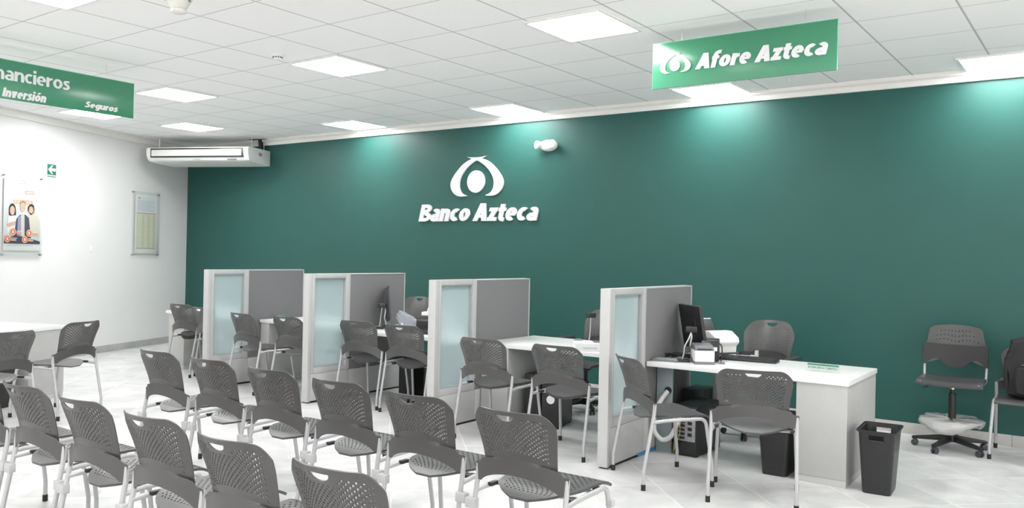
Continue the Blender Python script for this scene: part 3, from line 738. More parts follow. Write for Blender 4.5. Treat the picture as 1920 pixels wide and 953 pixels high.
# ------------------------------------------------------------------ the stacking chair
def backrest_mb(round_top=False, hs=0.70):
    zl0, zt = 0.50, 0.868
    rows = [0, 0.06, 0.12, 0.18, 0.235, 0.248, 0.260, 0.274, 0.292, 0.335]
    NP = 17
    pa, pb = 0.365, 0.905
    j0 = len(rows); rows += [pa+(pb-pa)*k/NP for k in range(NP+1)]; j1 = len(rows)-1
    rows += [0.935, 0.965, 0.985, 1.0]
    NC = 38
    us = [-1+2*k/NC for k in range(NC+1)]
    us[0], us[-1] = -1, 1
    def hw(v):
        if v <= 0.235: return 0.272
        if v < 0.292:
            s = (v-0.235)/0.057; s = 1-(1-s)**2.2
            return 0.272+(0.213-0.272)*s
        return 0.212+0.031*max(0.0, (v-0.335)/0.665)**1.5
    def S(u, v):
        au = abs(u)
        zl = zl0+0.060*max(0.0, 1-(au/0.84)**2)**0.75
        cr = 0.45 if round_top else 0.36
        ct = max(0.0, (au-(1-cr))/cr)
        top = zt-(0.020 if round_top else 0.006)*u*u-(0.075 if round_top else 0.058)*ct**2.4
        z = zl+(top-zl)*v
        h = hw(v)*(1-0.05*max(0, (v-0.8)/0.2)**2*(1 if round_top else 0.6))
        s = max(0, (v-0.25)/0.75)
        y = -0.188-0.060*s**1.4-(0.050+0.045*s)*(1-u*u)
        return Vector((u*h, y, z))
    # hand slot
    ub = 0.215; ia = min(range(NC+1), key=lambda k: abs(us[k]+ub)); ib = NC-ia
    jb = min(range(len(rows)), key=lambda k: abs(rows[k]-0.93)); ja = jb-3
    vt, vb = rows[jb], rows[ja]
    uh = abs(us[ia])
    bm = bmesh.new(); V = {}
    for i in range(NC+1):
        for j in range(len(rows)):
            if ia < i < ib and ja < j < jb: continue
            u, v = us[i], rows[j]
            if ia <= i <= ib and ja <= j <= jb and (i in (ia, ib) or j in (ja, jb)):
                if j == ja:
                    u = us[i]*0.62; v = vt-(vt-vb)*math.sqrt(max(0, 1-(u/uh)**2))
                elif j < jb:
                    tt = (vt-v)/(vt-vb); u = math.copysign(uh*math.sqrt(max(0, 1-tt*tt)), us[i])
            V[i, j] = bm.verts.new(S(u, v))
    for i in range(NC):
        for j in range(len(rows)-1):
            if ia <= i < ib and ja <= j < jb: continue
            q = [V[i, j], V[i+1, j], V[i+1, j+1], V[i, j+1]]
            hole = (j0 <= j < j1) and 3 <= i < NC-3 and (i+j) % 2 == 0 and not (ia-2 <= i < ib+2 and j >= ja-1)
            if hole:
                c = sum((x.co for x in q), Vector())/4
                h = [bm.verts.new(c+(x.co-c)*hs) for x in q]
                for k in range(4):
                    k2 = (k+1) % 4
                    bm.faces.new((q[k], q[k2], h[k2], h[k]))
            else:
                bm.faces.new(q)
    bmesh.ops.recalc_face_normals(bm, faces=bm.faces[:])
    bmesh.ops.solidify(bm, geom=bm.faces[:], thickness=0.0055)
    mb = MB(); mb.bm.free(); mb.bm = bm
    return mb

def seat_mb(perf=True, pad=0.0):
    NC, NR = 26, 26
    bm = bmesh.new(); V = {}
    def S(u, v):
        if v < 0.5:
            wd = 0.228*max(0.0, 1-((0.5-v)/0.5)**2.3)**0.5
            wd = max(wd, 0.05)
        else:
            wd = 0.228+0.014*((v-0.5)/0.5)**2
        y = -0.205+0.475*v
        if v > 0.75: y -= 0.03*abs(u)**3*(v-0.75)/0.25*0.3
        z = 0.484-0.010*(1-u*u)*sin(pi*min(1, v*1.1))-0.030*max(0, (0.30-v)/0.30)**2-0.026*max(0, (v-0.82)/0.18)**2
        z += pad*0.5
        return Vector((u*wd, y, z))
    for i in range(NC+1):
        for j in range(NR+1):
            V[i, j] = bm.verts.new(S(-1+2*i/NC, j/NR))
    for i in range(NC):
        for j in range(NR):
            q = [V[i, j], V[i+1, j], V[i+1, j+1], V[i, j+1]]
            if perf and 2 <= i < NC-2 and 3 <= j < NR-2 and (i+j) % 2 == 0:
                c = sum((x.co for x in q), Vector())/4
                h = [bm.verts.new(c+(x.co-c)*0.55) for x in q]
                for k in range(4):
                    k2 = (k+1) % 4
                    bm.faces.new((q[k], q[k2], h[k2], h[k]))
            else: bm.faces.new(q)
    bmesh.ops.recalc_face_normals(bm, faces=bm.faces[:])
    for f in bm.faces:
        if f.normal.z < 0: f.normal_flip()
    bmesh.ops.solidify(bm, geom=bm.faces[:], thickness=0.012+pad)
    mb = MB(); mb.bm.free(); mb.bm = bm
    return mb

def make_chair(name, label, seat_kind='perf', link=False, group=None):
    t = thing(name, label, 'chair', (0, 0, 0), 0, group)
    if seat_kind == 'perf': seat_mb(True).build('seat', PLASTIC, t, ang=50)
    elif seat_kind == 'pad': seat_mb(False, 0.010).build('seat', PADDED, t, ang=50)
    elif seat_kind == 'black': seat_mb(False, 0.034).build('seat', BLACKPAD, t, ang=50)
    else: seat_mb(False).build('seat', PLASTIC, t, ang=50)
    backrest_mb().build('backrest', PLASTIC, t, ang=50)
    R = 0.0125
    for s in (-1, 1):
        # rear leg rises into the wing of the back, front leg bends over into the side rail
        g = MB().tube([(s*0.268, -0.262, 0.034), (s*0.268, -0.262, 0.12), (s*0.262, -0.192, 0.50), (s*0.262, -0.186, 0.57)], R, 10, 0.06).build('leg', SILVER, t)
        MB().lathe([(0, 0), (0.0150, 0), (0.0155, 0.004), (0.0150, 0.040), (0, 0.040)], (s*0.268, -0.262, 0), 12).build('foot_cap', RUBBER, g)
        g = MB().tube([(s*0.268, 0.245, 0.034), (s*0.268, 0.245, 0.12), (s*0.250, 0.195, 0.462), (s*0.252, -0.10, 0.456), (s*0.262, -0.205, 0.448)], R, 10, 0.055).build('leg', SILVER, t)
        MB().lathe([(0, 0), (0.0150, 0), (0.0155, 0.004), (0.0150, 0.040), (0, 0.040)], (s*0.268, 0.245, 0), 12).build('foot_cap', RUBBER, g)
        c = MB()
        c.box(s*0.236-0.014, s*0.236+0.014, -0.130, -0.075, 0.452, 0.470, 0.004); c.build('seat_clip', BLACK, t)
        c = MB(); c.box(s*0.236-0.014, s*0.236+0.014, 0.100, 0.155, 0.452, 0.470, 0.004); c.build('seat_clip', BLACK, t)
        if link:
            b = MB(); z0, z1 = 0.365, 0.412
            b.box(min(s*0.247, s*0.310), max(s*0.247, s*0.310), -0.232, -0.196, z0, z1, 0.006)
            b.build('linking_bracket', LINK, t)
            b = MB(); b.box(min(s*0.243, s*0.284), max(s*0.243, s*0.284), 0.196, 0.226, 0.365, 0.400, 0.006)
            b.build('linking_bracket', LINK, t)
    for y in (-0.06, 0.10):
        MB().tube([(-0.252, y, 0.452), (0.252, y, 0.452)], 0.009, 8).build('cross_bar', SILVER, t)
    return t

ordn = ['leftmost', 'second from left', 'third from left', 'fourth from left', 'fifth from left', 'rightmost']
proto = make_chair('stacking_chair', '', 'perf', True)
proto.scale = (0.93, 1, 1)
rowA = [(7.448, -4.835), (8.045, -4.845), (8.658, -4.875), (9.258, -4.905), (9.858, -4.950), (10.463, -4.985)]
rowB = [(7.640, -6.030), (8.225, -6.030), (8.808, -6.045), (9.390, -6.060), (9.978, -6.105), (10.563, -6.140)]
for k, (x, y) in enumerate(rowA):
    lab = 'linked charcoal chair, %s of the six in the far waiting row' % ordn[k]
    if k == 0:
        proto.location = (x, y, 0); proto['label'] = lab; proto['group'] = 'linked waiting chairs, far row'
    else: dup(proto, (x, y, 0), 0, lab, 'linked waiting chairs, far row')
labB = ['cut by the left edge of the picture', 'second from the left edge', 'third from the left edge', 'fourth from the left edge', 'fifth from the left edge', 'lowest, cut by the bottom edge']
for k, (x, y) in enumerate(rowB):
    dup(proto, (x, y, 0), 0, 'linked charcoal chair in the near waiting row, %s' % labB[k], 'linked waiting chairs, near row')

plain = make_chair('stacking_chair', 'charcoal chair standing sideways at the nearest desk, beside the divider', 'plain', False, 'visitor chairs at the desks')
plain.location = (10.10, -2.87, 0); plain.rotation_euler = (0, 0, rad(-40))
GV = 'visitor chairs at the desks'
dup(plain, (10.76, -2.885, 0), rad(16), 'charcoal chair facing the nearest desk, left of the grey pedestal', GV)
dup(plain, (4.76, -4.44, 0), rad(112), 'charcoal chair at the left desk, turned to the white wall, right one', GV)
dup(plain, (5.31, -5.27, 0), rad(106), 'charcoal chair at the left edge, facing the desk by the white wall', GV)
dup(plain, (12.175, -0.395, 0), rad(180), 'chair at the right edge against the green wall, holding a black backpack', GV)
dup(plain, (5.05, -2.36, 0), rad(-6), 'charcoal chair right of the leftmost divider, nearer that divider', GV)
dup(plain, (5.70, -2.30, 0), 0, 'charcoal chair between the two leftmost dividers, half behind the second', GV)
padc = make_chair('stacking_chair', 'chair with dark padded seat right of the second divider, left of the pair', 'pad', False, GV)
padc.location = (6.54, -2.14, 0); padc.rotation_euler = (0, 0, rad(5))
dup(padc, (7.165, -2.14, 0), rad(3), 'chair with dark padded seat before the crowded desk, right of the pair', GV)
dup(padc, (8.455, -2.575, 0), 0, 'chair with dark padded seat right of the third divider, farther left', GV)
dup(padc, (9.180, -2.575, 0), rad(-1), 'chair with dark padded seat left of the nearest divider', GV)
blk = make_chair('stacking_chair', 'chair with thick black seat cushion at the far left desk, left one', 'black', False, GV)
blk.location = (3.38, -2.02, 0); blk.rotation_euler = (0, 0, rad(4))
dup(blk, (4.03, -2.14, 0), rad(-4), 'chair with black seat cushion half hidden behind the leftmost divider', GV)

# ------------------------------------------------------------------ swivel chairs of the clerks
def base5(parent, r, rot=0.0, hub=0.10):
    for k in range(5):
        a = rot+2*pi*k/5
        M = Matrix.Rotation(a, 4, 'Z')
        g = MB()
        g.prism([(0.02, hub+0.005), (0.06, hub+0.012), (r-0.06, 0.085), (r, 0.075), (r, 0.055), (r-0.05, 0.058), (0.05, hub-0.035), (0.02, hub-0.035)], -0.020, 0.020, M=M, bev=0.005)
        s = g.build('base_arm', BLACK, parent)
        c = MB()
        c.tube([(r-0.015, 0, 0.06), (r-0.015, 0, 0.035)], 0.010, 10, M=M)
        for dy in (-0.016, 0.016):
            c.lathe([(0, -0.009), (0.020, -0.009), (0.026, -0.005), (0.026, 0.005), (0.020, 0.009), (0, 0.009)], seg=18, M=M @ Matrix.Translation((r-0.022, dy, 0.026)) @ M90)
        c.build('caster', DARK, s)
def swivel(name, label, loc, rotz, brot=0.3):
    t = thing(name, label, 'office chair', loc, rotz, 'swivel chairs of the clerks')
    b = backrest_mb(True, 0.42)
    for v in b.bm.verts: v.co.z = v.co.z*1.18-0.02; v.co.y -= 0.03
    b.build('backrest', PLASTIC, t, ang=50)
    sm = seat_mb(False, 0.012); sm.build('seat', PADDED, t, ang=50)
    MB().lathe([(0, 0.06), (0.045, 0.06), (0.05, 0.12), (0.030, 0.14), (0.030, 0.30), (0.019, 0.30), (0.019, 0.45), (0, 0.45)], seg=18).build('gas_post', BLACK, t)
    MB().box(-0.09, 0.09, -0.12, 0.12, 0.435, 0.462, 0.006).build('seat_plate', BLACK, t)
    base5(t, 0.30, brot)
    for s in (-1, 1):
        MB().tube([(s*0.10, -0.04, 0.452), (s*0.30, -0.04, 0.452), (s*0.305, -0.04, 0.69)], 0.015, 10, 0.05).build('arm_support', BLACK, t)
        MB().prism([(-0.028, -0.16), (0.028, -0.16), (0.034, -0.10), (0.030, 0.10), (0.015, 0.13), (-0.015, 0.13), (-0.030, 0.10), (-0.034, -0.10)], 0.69, 0.718, axis='z', bev=0.008, M=Matrix.Translation((s*0.305, 0, 0))).build('arm_pad', DARK, t)
        MB().tube([(s*0.255, -0.185, 0.60), (s*0.20, -0.15, 0.47), (s*0.08, -0.06, 0.455)], 0.012, 8, 0.04).build('back_support', SILVER, t)
    return t
swivel('swivel_chair', 'dark swivel chair with armrests behind the nearest desk', (10.15, -1.04, 0), rad(178), rad(90))
swivel('swivel_chair', 'dark swivel chair behind the nearly empty desk, beside the nearest divider', (8.38, -0.98, 0), rad(172), rad(70))
swivel('swivel_chair', 'dark swivel chair behind the printers of the crowded desk', (5.62, -0.72, 0), rad(186), 0.5)

# drafting stool by the wall
t = thing('drafting_stool', 'tall charcoal stool on casters with plastic-wrapped ring, against the green wall', 'stool', (11.615, -0.47, 0), 0)
base5(t, 0.30, rad(-108), 0.105)
MB().lathe([(0, 0.07), (0.045, 0.07), (0.048, 0.13), (0.030, 0.15), (0.028, 0.47), (0.018, 0.47), (0.018, 0.55), (0, 0.55)], seg=20).build('gas_post', BLACK, t)
MB().lathe([(0, 0.505), (0.0195, 0.505), (0.0195, 0.535), (0, 0.535)], seg=16).build('chrome_collar', CHROME, t)
MB().box(-0.10, 0.10, -0.09, 0.11, 0.545, 0.566, 0.005).build('seat_plate', BLACK, t)
MB().tube([(-0.08, -0.02, 0.552), (-0.16, -0.05, 0.535), (-0.21, -0.06, 0.50)], 0.005, 8, 0.02).build('height_lever', BLACK, t)
mb = MB(); bm = mb.bm
V = {}
NC, NR = 20, 16
for i in range(NC+1):
    for j in range(NR+1):
        u, vv = -1+2*i/NC, j/NR
        wd = 0.245-0.012*vv
        z = 0.596-0.016*(1-u*u)*sin(pi*vv)-0.032*max(0, (0.22-vv)/0.22)**1.6+0.006*u*u
        V[i, j] = bm.verts.new((u*wd, -0.245+0.42*vv, z))
for i in range(NC):
    for j in range(NR): bm.faces.new((V[i, j], V[i+1, j], V[i+1, j+1], V[i, j+1]))
for f in bm.faces:
    f.normal_update()
    if f.normal.z < 0: f.normal_flip()
bmesh.ops.solidify(bm, geom=bm.faces[:], thickness=0.018)
mb.build('seat', PLASTIC, t)
for s in (-1, 1):
    MB().tube([(s*0.225, -0.12, 0.572), (s*0.232, 0.13, 0.572), (s*0.236, 0.155, 0.72)], 0.0105, 10, 0.045).build('back_post', SILVER, t)
    MB().lathe([(0, 0), (0.016, 0), (0.016, 0.014), (0, 0.014)], seg=12, M=Matrix.Translation((s*0.215, -0.205, 0.568)) @ M90).build('seat_bolt', OFFW, t)
mb = MB(); bm = mb.bm; V = {}
NC, NR = 30, 16
def zb_(u): return 0.700+(-0.012 if abs(u) > 0.82 else 0.016*cos(pi*u/0.82*2.0)-0.016)
for i in range(NC+1):
    for j in range(NR+1):
        u, vv = -1+2*i/NC, j/NR
        lo = 0.70+0.030*(0.5-0.5*cos(2*pi*min(1, abs(u)/0.95)))-0.02*(abs(u) < 0.3)*(cos(pi*u/0.6))**2
        hi = 1.035-0.022*u*u-0.022*max(0, (abs(u)-0.8)/0.2)**2.5
        z = lo+(hi-lo)*vv
        wd = 0.243 if z < 0.86 else 0.243-0.022*min(1, (z-0.86)/0.02)-0.025*max(0, (z-0.88)/0.155)
        V[i, j] = bm.verts.new((u*wd, 0.135+0.035*(1-u*u)+0.03*vv, z))
for i in range(NC):
    for j in range(NR):
        q = (V[i, j], V[i+1, j], V[i+1, j+1], V[i, j+1])
        u = abs(-1+(2*i+1)/NC)
        hole = 9 <= j <= 14 and u < 0.80-(0.05*(j-9)) and (i % 2 == 0) and (j % 2 == 1)
        if hole:
            c = sum((x.co for x in q), Vector())/4
            h = [bm.verts.new(c+(x.co-c)*0.6) for x in q]
            for k in range(4): bm.faces.new((q[k], q[(k+1) % 4], h[(k+1) % 4], h[k]))
        else: bm.faces.new(q)
bmesh.ops.recalc_face_normals(bm, faces=bm.faces[:])
bmesh.ops.solidify(bm, geom=bm.faces[:], thickness=0.008)
mb.build('backrest', PLASTIC, t, ang=50)
bnd = MB(); bm = bnd.bm
N_ = 24; rows_ = []
for i in range(N_+1):
    u = -1+2*i/N_
    yy = 0.124+0.035*(1-u*u)
    lo = 0.69+0.055*max(0, 1-((abs(u)-0.62)/0.30)**2 if abs(u) > 0.32 else 0) if abs(u) > 0.32 else 0.69-0.016*cos(pi*u/0.64)
    rows_.append((u*0.247, yy, lo, 0.865))
pv = None
for (x, yy, lo, hi) in rows_:
    cv = [bm.verts.new((x, yy, lo)), bm.verts.new((x, yy+0.002, (lo+hi)/2)), bm.verts.new((x, yy+0.004, hi))]
    if pv:
        for k in range(2): bm.faces.new((pv[k], cv[k], cv[k+1], pv[k+1]))
    pv = cv
bmesh.ops.recalc_face_normals(bm, faces=bm.faces[:]); bmesh.ops.solidify(bm, geom=bm.faces[:], thickness=0.009)
bnd.build('back_band', mat('band_black', (0.026, 0.026, 0.028), 0.45, noise=0.05), t, ang=50)
# foot ring wrapped in clear plastic
mb = MB(); bm = mb.bm; rnd = random.Random(7)
rr = []
NA = 44
for j, (r, z) in enumerate([(0.034, 0.262), (0.11, 0.265), (0.19, 0.268), (0.240, 0.262), (0.250, 0.245), (0.240, 0.222), (0.215, 0.200), (0.14, 0.205), (0.05, 0.21)]):
    ring = []
    for k in range(NA):
        a = 2*pi*k/NA
        w1 = 0.012*sin(5*a+j*0.8)+0.007*sin(11*a+1.3*j)
        sag = (0.035*max(0, sin(a*1.0-2.4))+0.02*sin(3*a)) if 4 <= j <= 6 else 0
        ring.append(bm.verts.new(((r+(w1 if j > 0 else 0)*0.8)*cos(a), (r+(w1 if j > 0 else 0)*0.8)*sin(a), z+w1*0.4-sag+rnd.uniform(-0.004, 0.004))))
    rr.append(ring)
for a_, b_ in zip(rr, rr[1:]):
    for k in range(NA): bm.faces.new((a_[k], a_[(k+1) % NA], b_[(k+1) % NA], b_[k]))
mb.build('foot_ring_wrap', POLYW, t, ang=25)
g = MB(); g.tube([(0.215*cos(2*pi*k/32), 0.215*sin(2*pi*k/32), 0.232) for k in range(33)], 0.010, 8)
for k in range(4): g.tube([(0.03*cos(k*pi/2), 0.03*sin(k*pi/2), 0.232), (0.21*cos(k*pi/2), 0.21*sin(k*pi/2), 0.232)], 0.008, 8)
g.build('foot_ring', CHROME, t)

# backpack on the right-hand chair
t = thing('backpack', 'black backpack sitting on the chair at the right edge', 'backpack', (12.18, -0.41, 0.49), rad(4))
mb = MB(); bm = mb.bm
bmesh.ops.create_cube(bm, size=1)
bmesh.ops.subdivide_edges(bm, edges=bm.edges[:], cuts=7, use_grid_fill=True)
rnd = random.Random(3)
for v in bm.verts:
    n = v.co.normalized()
    c = v.co.lerp(n*0.62, 0.45)
    zz = c.z+0.5
    wx = 0.34*(1-0.28*max(0, zz-0.45)**1.3); dy = 0.22*(1-0.35*max(0, zz-0.3))
    v.co = Vector((c.x*wx*1.06+0.008*sin(zz*17+c.y*9), c.y*dy*1.1+0.006*sin(c.x*14+zz*11)+0.02*zz, max(0.0, zz)*0.47))
mb.build('bag_body', NYLON, t)
pk = MB(); bmesh.ops.create_cube(pk.bm, size=1); bmesh.ops.subdivide_edges(pk.bm, edges=pk.bm.edges[:], cuts=5, use_grid_fill=True)
for v in pk.bm.verts:
    c = v.co.lerp(v.co.normalized()*0.6, 0.5)
    v.co = Vector((c.x*0.25, -0.12+c.y*0.085, 0.14+c.z*0.22))
pk.build('front_pocket', NYLON, t)
MB().tube([(-0.03, 0.03, 0.455), (-0.025, 0.03, 0.50), (0.025, 0.03, 0.50), (0.03, 0.03, 0.455)], 0.008, 8, 0.02).build('grab_handle', NYLON, t)
MB().tube([(-0.10, -0.03, 0.42), (-0.165, -0.07, 0.33), (-0.185, -0.10, 0.20), (-0.175, -0.10, 0.08)], 0.013, 8, 0.06).build('shoulder_strap', NYLON, t)
MB().tube([(-0.08, -0.135, 0.27), (0.0, -0.150, 0.285), (0.08, -0.135, 0.27)], 0.003, 6, 0.02).build('zip', MIDGREY, t)

# ------------------------------------------------------------------ waste bins
def waste_bin(label, loc, rotz):
    t = thing('waste_bin', label, 'waste bin', loc, rotz, 'black waste bins')
    mb = MB(); bm = mb.bm
    Hh = 0.43
    def ring(z, a, b, r, n=5):
        pts = []
        for (sx, sy, a0) in ((1, 1, 0), (-1, 1, pi/2), (-1, -1, pi), (1, -1, 3*pi/2)):
            for k in range(n+1):
                an = a0+pi/2*k/n
                pts.append((sx*(a-r)+r*cos(an), sy*(b-r)+r*sin(an), z))
        return pts
    levels = [(0, 0.088, 0.130, 0.03), (0.02, 0.091, 0.134, 0.03), (0.34, 0.110, 0.164, 0.028), (0.36, 0.111, 0.166, 0.028), (0.405, 0.1135, 0.170, 0.028), (Hh-0.012, 0.115, 0.172, 0.028), (Hh-0.012, 0.126, 0.183, 0.03), (Hh, 0.127, 0.184, 0.03)]
    R = [[bm.verts.new(p) for p in ring(*l)] for l in levels]
    n = len(R[0])
    for li, (a, b) in enumerate(zip(R, R[1:])):
        for k in range(n):
            bm.faces.new((a[k], a[(k+1) % n], b[(k+1) % n], b[k]))
    bm.faces.new(R[0][::-1])
    # hand openings in the two short sides: split the long wall faces and drop the middle part
    for sgn in (1, -1):
        fs = [f for f in bm.faces if len(f.verts) == 4 and abs(f.normal.z if f.normal.length else 0) >= 0 and all(abs(v.co.y-sgn*0.168) < 0.008 for v in f.verts) and min(v.co.z for v in f.verts) > 0.355 and max(v.co.z for v in f.verts) < 0.41 and max(v.co.x for v in f.verts)-min(v.co.x for v in f.verts) > 0.1]
        for f in fs:
            c = f.calc_center_median()
            q = list(f.verts)
            h = []
            for v in q:
                d = v.co-c
                h.append(bm.verts.new(c+Vector((d.x*0.55, d.y*0.8, d.z*0.75))))
            bm.faces.remove(f)
            for k in range(4): bm.faces.new((q[k], q[(k+1) % 4], h[(k+1) % 4], h[k]))
    bmesh.ops.recalc_face_normals(bm, faces=bm.faces[:])
    bmesh.ops.solidify(bm, geom=bm.faces[:], thickness=0.004)
    mb.build('bin_body', BLACK, t, ang=35)
    for sgn in (1, -1):
        MB().box(-0.055, 0.055, sgn*0.169-0.007, sgn*0.169+0.007, 0.355, 0.365, 0.002).build('grip_rim', BLACK, t)
    return t
waste_bin('black open waste bin standing right of the nearest desk pedestal', (11.395, -2.20, 0), rad(3))
waste_bin('black waste bin under the nearest desk, behind the visitor chair', (10.70, -2.16, 0), rad(2))

waste_bin('black waste bin at the left edge of the picture, under the left desk', (4.08, -4.70, 0), rad(20))

# ------------------------------------------------------------------ computers under the desks
def pc_tower(label, loc, rotz, open_back=False, sticker=False, size=(0.19, 0.42, 0.42)):
    t = thing('computer_tower', label, 'computer tower', loc, rotz)
    a, b, h = size
    MB().box(-a/2, a/2, -b/2, b/2, 0.012, h, 0.008).build('case', BLACK, t)
    f = MB()
    for sx in (-1, 1):
        for sy in (-1, 1): f.box(sx*(a/2-0.02)-0.012, sx*(a/2-0.02)+0.012, sy*(b/2-0.04)-0.02, sy*(b/2-0.04)+0.02, 0, 0.012)
    f.build('case_feet', RUBBER, t)
    if open_back:
        MB().box(-a/2+0.012, a/2-0.012, -b/2-0.003, -b/2+0.004, h*0.30, h-0.02, 0.001).build('port_plate', STEEL, t)
        p = MB()
        for k in range(6): p.box(-a/2+0.03, -a/2+0.10, -b/2-0.006, -b/2, h*0.34+0.032*k, h*0.34+0.032*k+0.016)
        for k in range(4): p.box(0.025, 0.06, -b/2-0.006, -b/2, h*0.40+0.045*k, h*0.40+0.045*k+0.026)
        p.build('ports', BLACK, t)
        w_ = MB()
        for k in range(3): w_.tube([(-0.03+0.03*k, -b/2, h*0.8), (-0.05+0.02*k, -b/2-0.04-0.01*k, h*0.75), (-0.06+0.02*k, -b/2-0.05, h*0.45), (-0.08, -b/2-0.03, 0.03)], 0.0035, 6, 0.03)
        w_.build('leads', YELLOW, t)
        w_ = MB()
        for k in range(2): w_.tube([(-0.06+0.02*k, -b/2, h*0.6), (-0.09, -b/2-0.04, h*0.55), (-0.10, -b/2-0.03, 0.05)], 0.004, 6, 0.03)
        w_.build('leads', REDW, t)
    if sticker:
        MB().lathe([(0, 0), (0.038, 0), (0.038, 0.001), (0, 0.001)], seg=28, M=Matrix.Translation((0, -b/2, h*0.62)) @ M90).build('round_sticker', WHITEP, t)
    return t
pc_tower('black computer tower with exposed grey port plate under the nearest desk', (9.975, -1.945, 0), rad(-3), True, size=(0.20, 0.44, 0.40))
pc_tower('smaller black computer case standing behind the nearest tower', (9.83, -1.56, 0), rad(2), False, size=(0.19, 0.32, 0.455))
pc_tower('black computer tower with round white sticker under the nearly empty desk', (8.555, -1.80, 0), rad(14), False, True, size=(0.17, 0.40, 0.42))
pc_tower('black computer tower in the shade under the nearly empty desk, beside the pedestal', (8.34, -1.72, 0), rad(6), False, False, size=(0.17, 0.42, 0.46))
pc_tower('black computer tower under the crowded desk, left one', (6.60, -1.50, 0), 0, False, False, size=(0.19, 0.44, 0.45))
pc_tower('black computer tower under the crowded desk, right one', (7.00, -1.50, 0), rad(3), False, False, size=(0.30, 0.44, 0.42))
# looping white cable hose beside the nearest divider
o = MB().tube([(9.80, -2.14, 0.49), (9.775, -2.18, 0.44), (9.73, -2.24, 0.32), (9.735, -2.24, 0.17), (9.79, -2.20, 0.10), (9.86, -2.20, 0.14), (9.92, -2.20, 0.26), (9.94, -2.20, 0.33), (9.93, -2.20, 0.40)], 0.019, 12, 0.10, n=8)
for v in o.bm.verts: pass
o = o.build('cable_hose', HOSE); tag(o, 'white corrugated cable hose looping from the panel under the nearest desk', 'cable hose', kind='thing')
t = thing('cable_grommet', 'round black grommet in the pale panel under the nearest desk', 'grommet', (9.80, -2.1295, 0.495))
MB().lathe([(0.016, 0), (0.030, 0), (0.030, 0.006), (0.016, 0.006), (0.016, 0)], seg=20, M=M90).build('ring', BLACK, t)
MB().lathe([(0, 0.001), (0.015, 0.001), (0.015, 0.003), (0, 0.003)], seg=20, M=M90).build('insert', RUBBER, t)

# ------------------------------------------------------------------ things on the desks (desk tops at 0.735)
Z = 0.7355
def monitor(label, loc, rotz, tilt, w=0.40, h=0.31):
    t = thing('monitor', label, 'monitor', loc, rotz)
    MB().lathe([(0, 0), (0.105, 0), (0.105, 0.006), (0.09, 0.012), (0.03, 0.018), (0, 0.018)], seg=28, sy=0.8).build('foot', DARK, t)
    MB().tube([(0, 0.02, 0.01), (0, 0.045, 0.10), (0, 0.03, 0.20)], 0.016, 10, 0.05).build('stand', CHROME, t)
    M = Matrix.Translation((0, 0, 0.10)) @ Matrix.Rotation(rad(tilt), 4, 'X')
    b = MB(); b.box(-w/2, w/2, -0.016, 0.014, -0.02, h-0.02, 0.005, M=M)
    b.box(-w*0.25, w*0.25, 0.012, 0.022, 0.05, h-0.12, 0.005, M=M)
    pn = b.build('housing', BLACK, t)
    s = MB(); s.box(-w/2+0.014, w/2-0.014, -0.0175, -0.0155, 0.0, h-0.034, M=M); s.build('screen', SCREEN, pn)
    return t
def webcam(label, loc, rotz, hgt=0.20, lean=0.05):
    t = thing('webcam', label, 'webcam', loc, rotz)
    MB().box(-0.05, 0.05, -0.04, 0.04, 0, 0.022, 0.008).build('base', BLACK, t)
    MB().tube([(-0.01, 0, 0.02), (0.0, 0, 0.06), (0.005, 0, hgt*0.5), (lean*0.7, 0, hgt*0.8), (lean, 0, hgt)], 0.0065, 8, 0.05).build('gooseneck', CHROME, t)
    hd = MB().box(lean-0.045, lean+0.045, -0.022, 0.022, hgt, hgt+0.045, 0.008).build('camera_head', BLACK, t)
    MB().lathe([(0, 0), (0.012, 0), (0.012, 0.004), (0, 0.004)], seg=16, M=Matrix.Translation((lean, -0.022, hgt+0.022)) @ M90).build('lens', SCREEN, hd)
    return t
def keyboard(label, loc, rotz):
    t = thing('keyboard', label, 'keyboard', loc, rotz)
    MB().prism([(-0.08, 0), (0.08, 0), (0.08, 0.028), (-0.08, 0.016)], -0.23, 0.23, axis='x', bev=0.003).build('case', BLACK, t)
    k = MB()
    for r in range(5):
        for c in range(18):
            x = -0.215+0.024*c; y = -0.064+0.026*r
            z = 0.016+0.012*(y+0.08)/0.16
            k.box(x, x+0.020, y, y+0.021, z-0.001, z+0.006)
    k.build('keys', DARK, t)
    return t

# nearest desk
monitor('dark monitor tilted back on the nearest desk, beside the divider', (9.885, -1.80, Z), rad(139), -10, 0.38, 0.36)
webcam('webcam on a silver gooseneck before the nearest monitor', (9.925, -2.13, Z), rad(30), 0.235, 0.055)
t = thing('receipt_printer', 'white and grey receipt printer at the front of the nearest desk', 'printer', (10.065, -2.09, Z), rad(33))
MB().prism([(-0.10, 0.03), (-0.095, 0.0), (0.095, 0.0), (0.10, 0.045), (0.10, 0.105), (-0.10, 0.105)], -0.075, 0.075, axis='x', bev=0.006).build('body', WHITEP, t)
MB().prism([(-0.101, 0.0), (0.098, 0.0), (0.102, 0.05), (0.04, 0.042), (-0.03, 0.018), (-0.101, 0.022)], -0.0765, 0.0765, axis='x', bev=0.002).build('grey_base', MIDGREY, t)
MB().prism([(-0.088, 0.105), (0.098, 0.105), (0.098, 0.150), (0.06, 0.152), (-0.05, 0.140), (-0.088, 0.118)], -0.073, 0.073, axis='x', bev=0.005).build('grey_lid', MIDGREY, t)
MB().box(-0.055, 0.055, -0.092, -0.07, 0.113, 0.121, 0.001, M=Matrix.Rotation(0, 4, 'X')).build('paper_slot', BLACK, t)
t = thing('card_reader', 'black card reader with white label behind the nearest receipt printer', 'card reader', (10.045, -1.875, Z), rad(20))
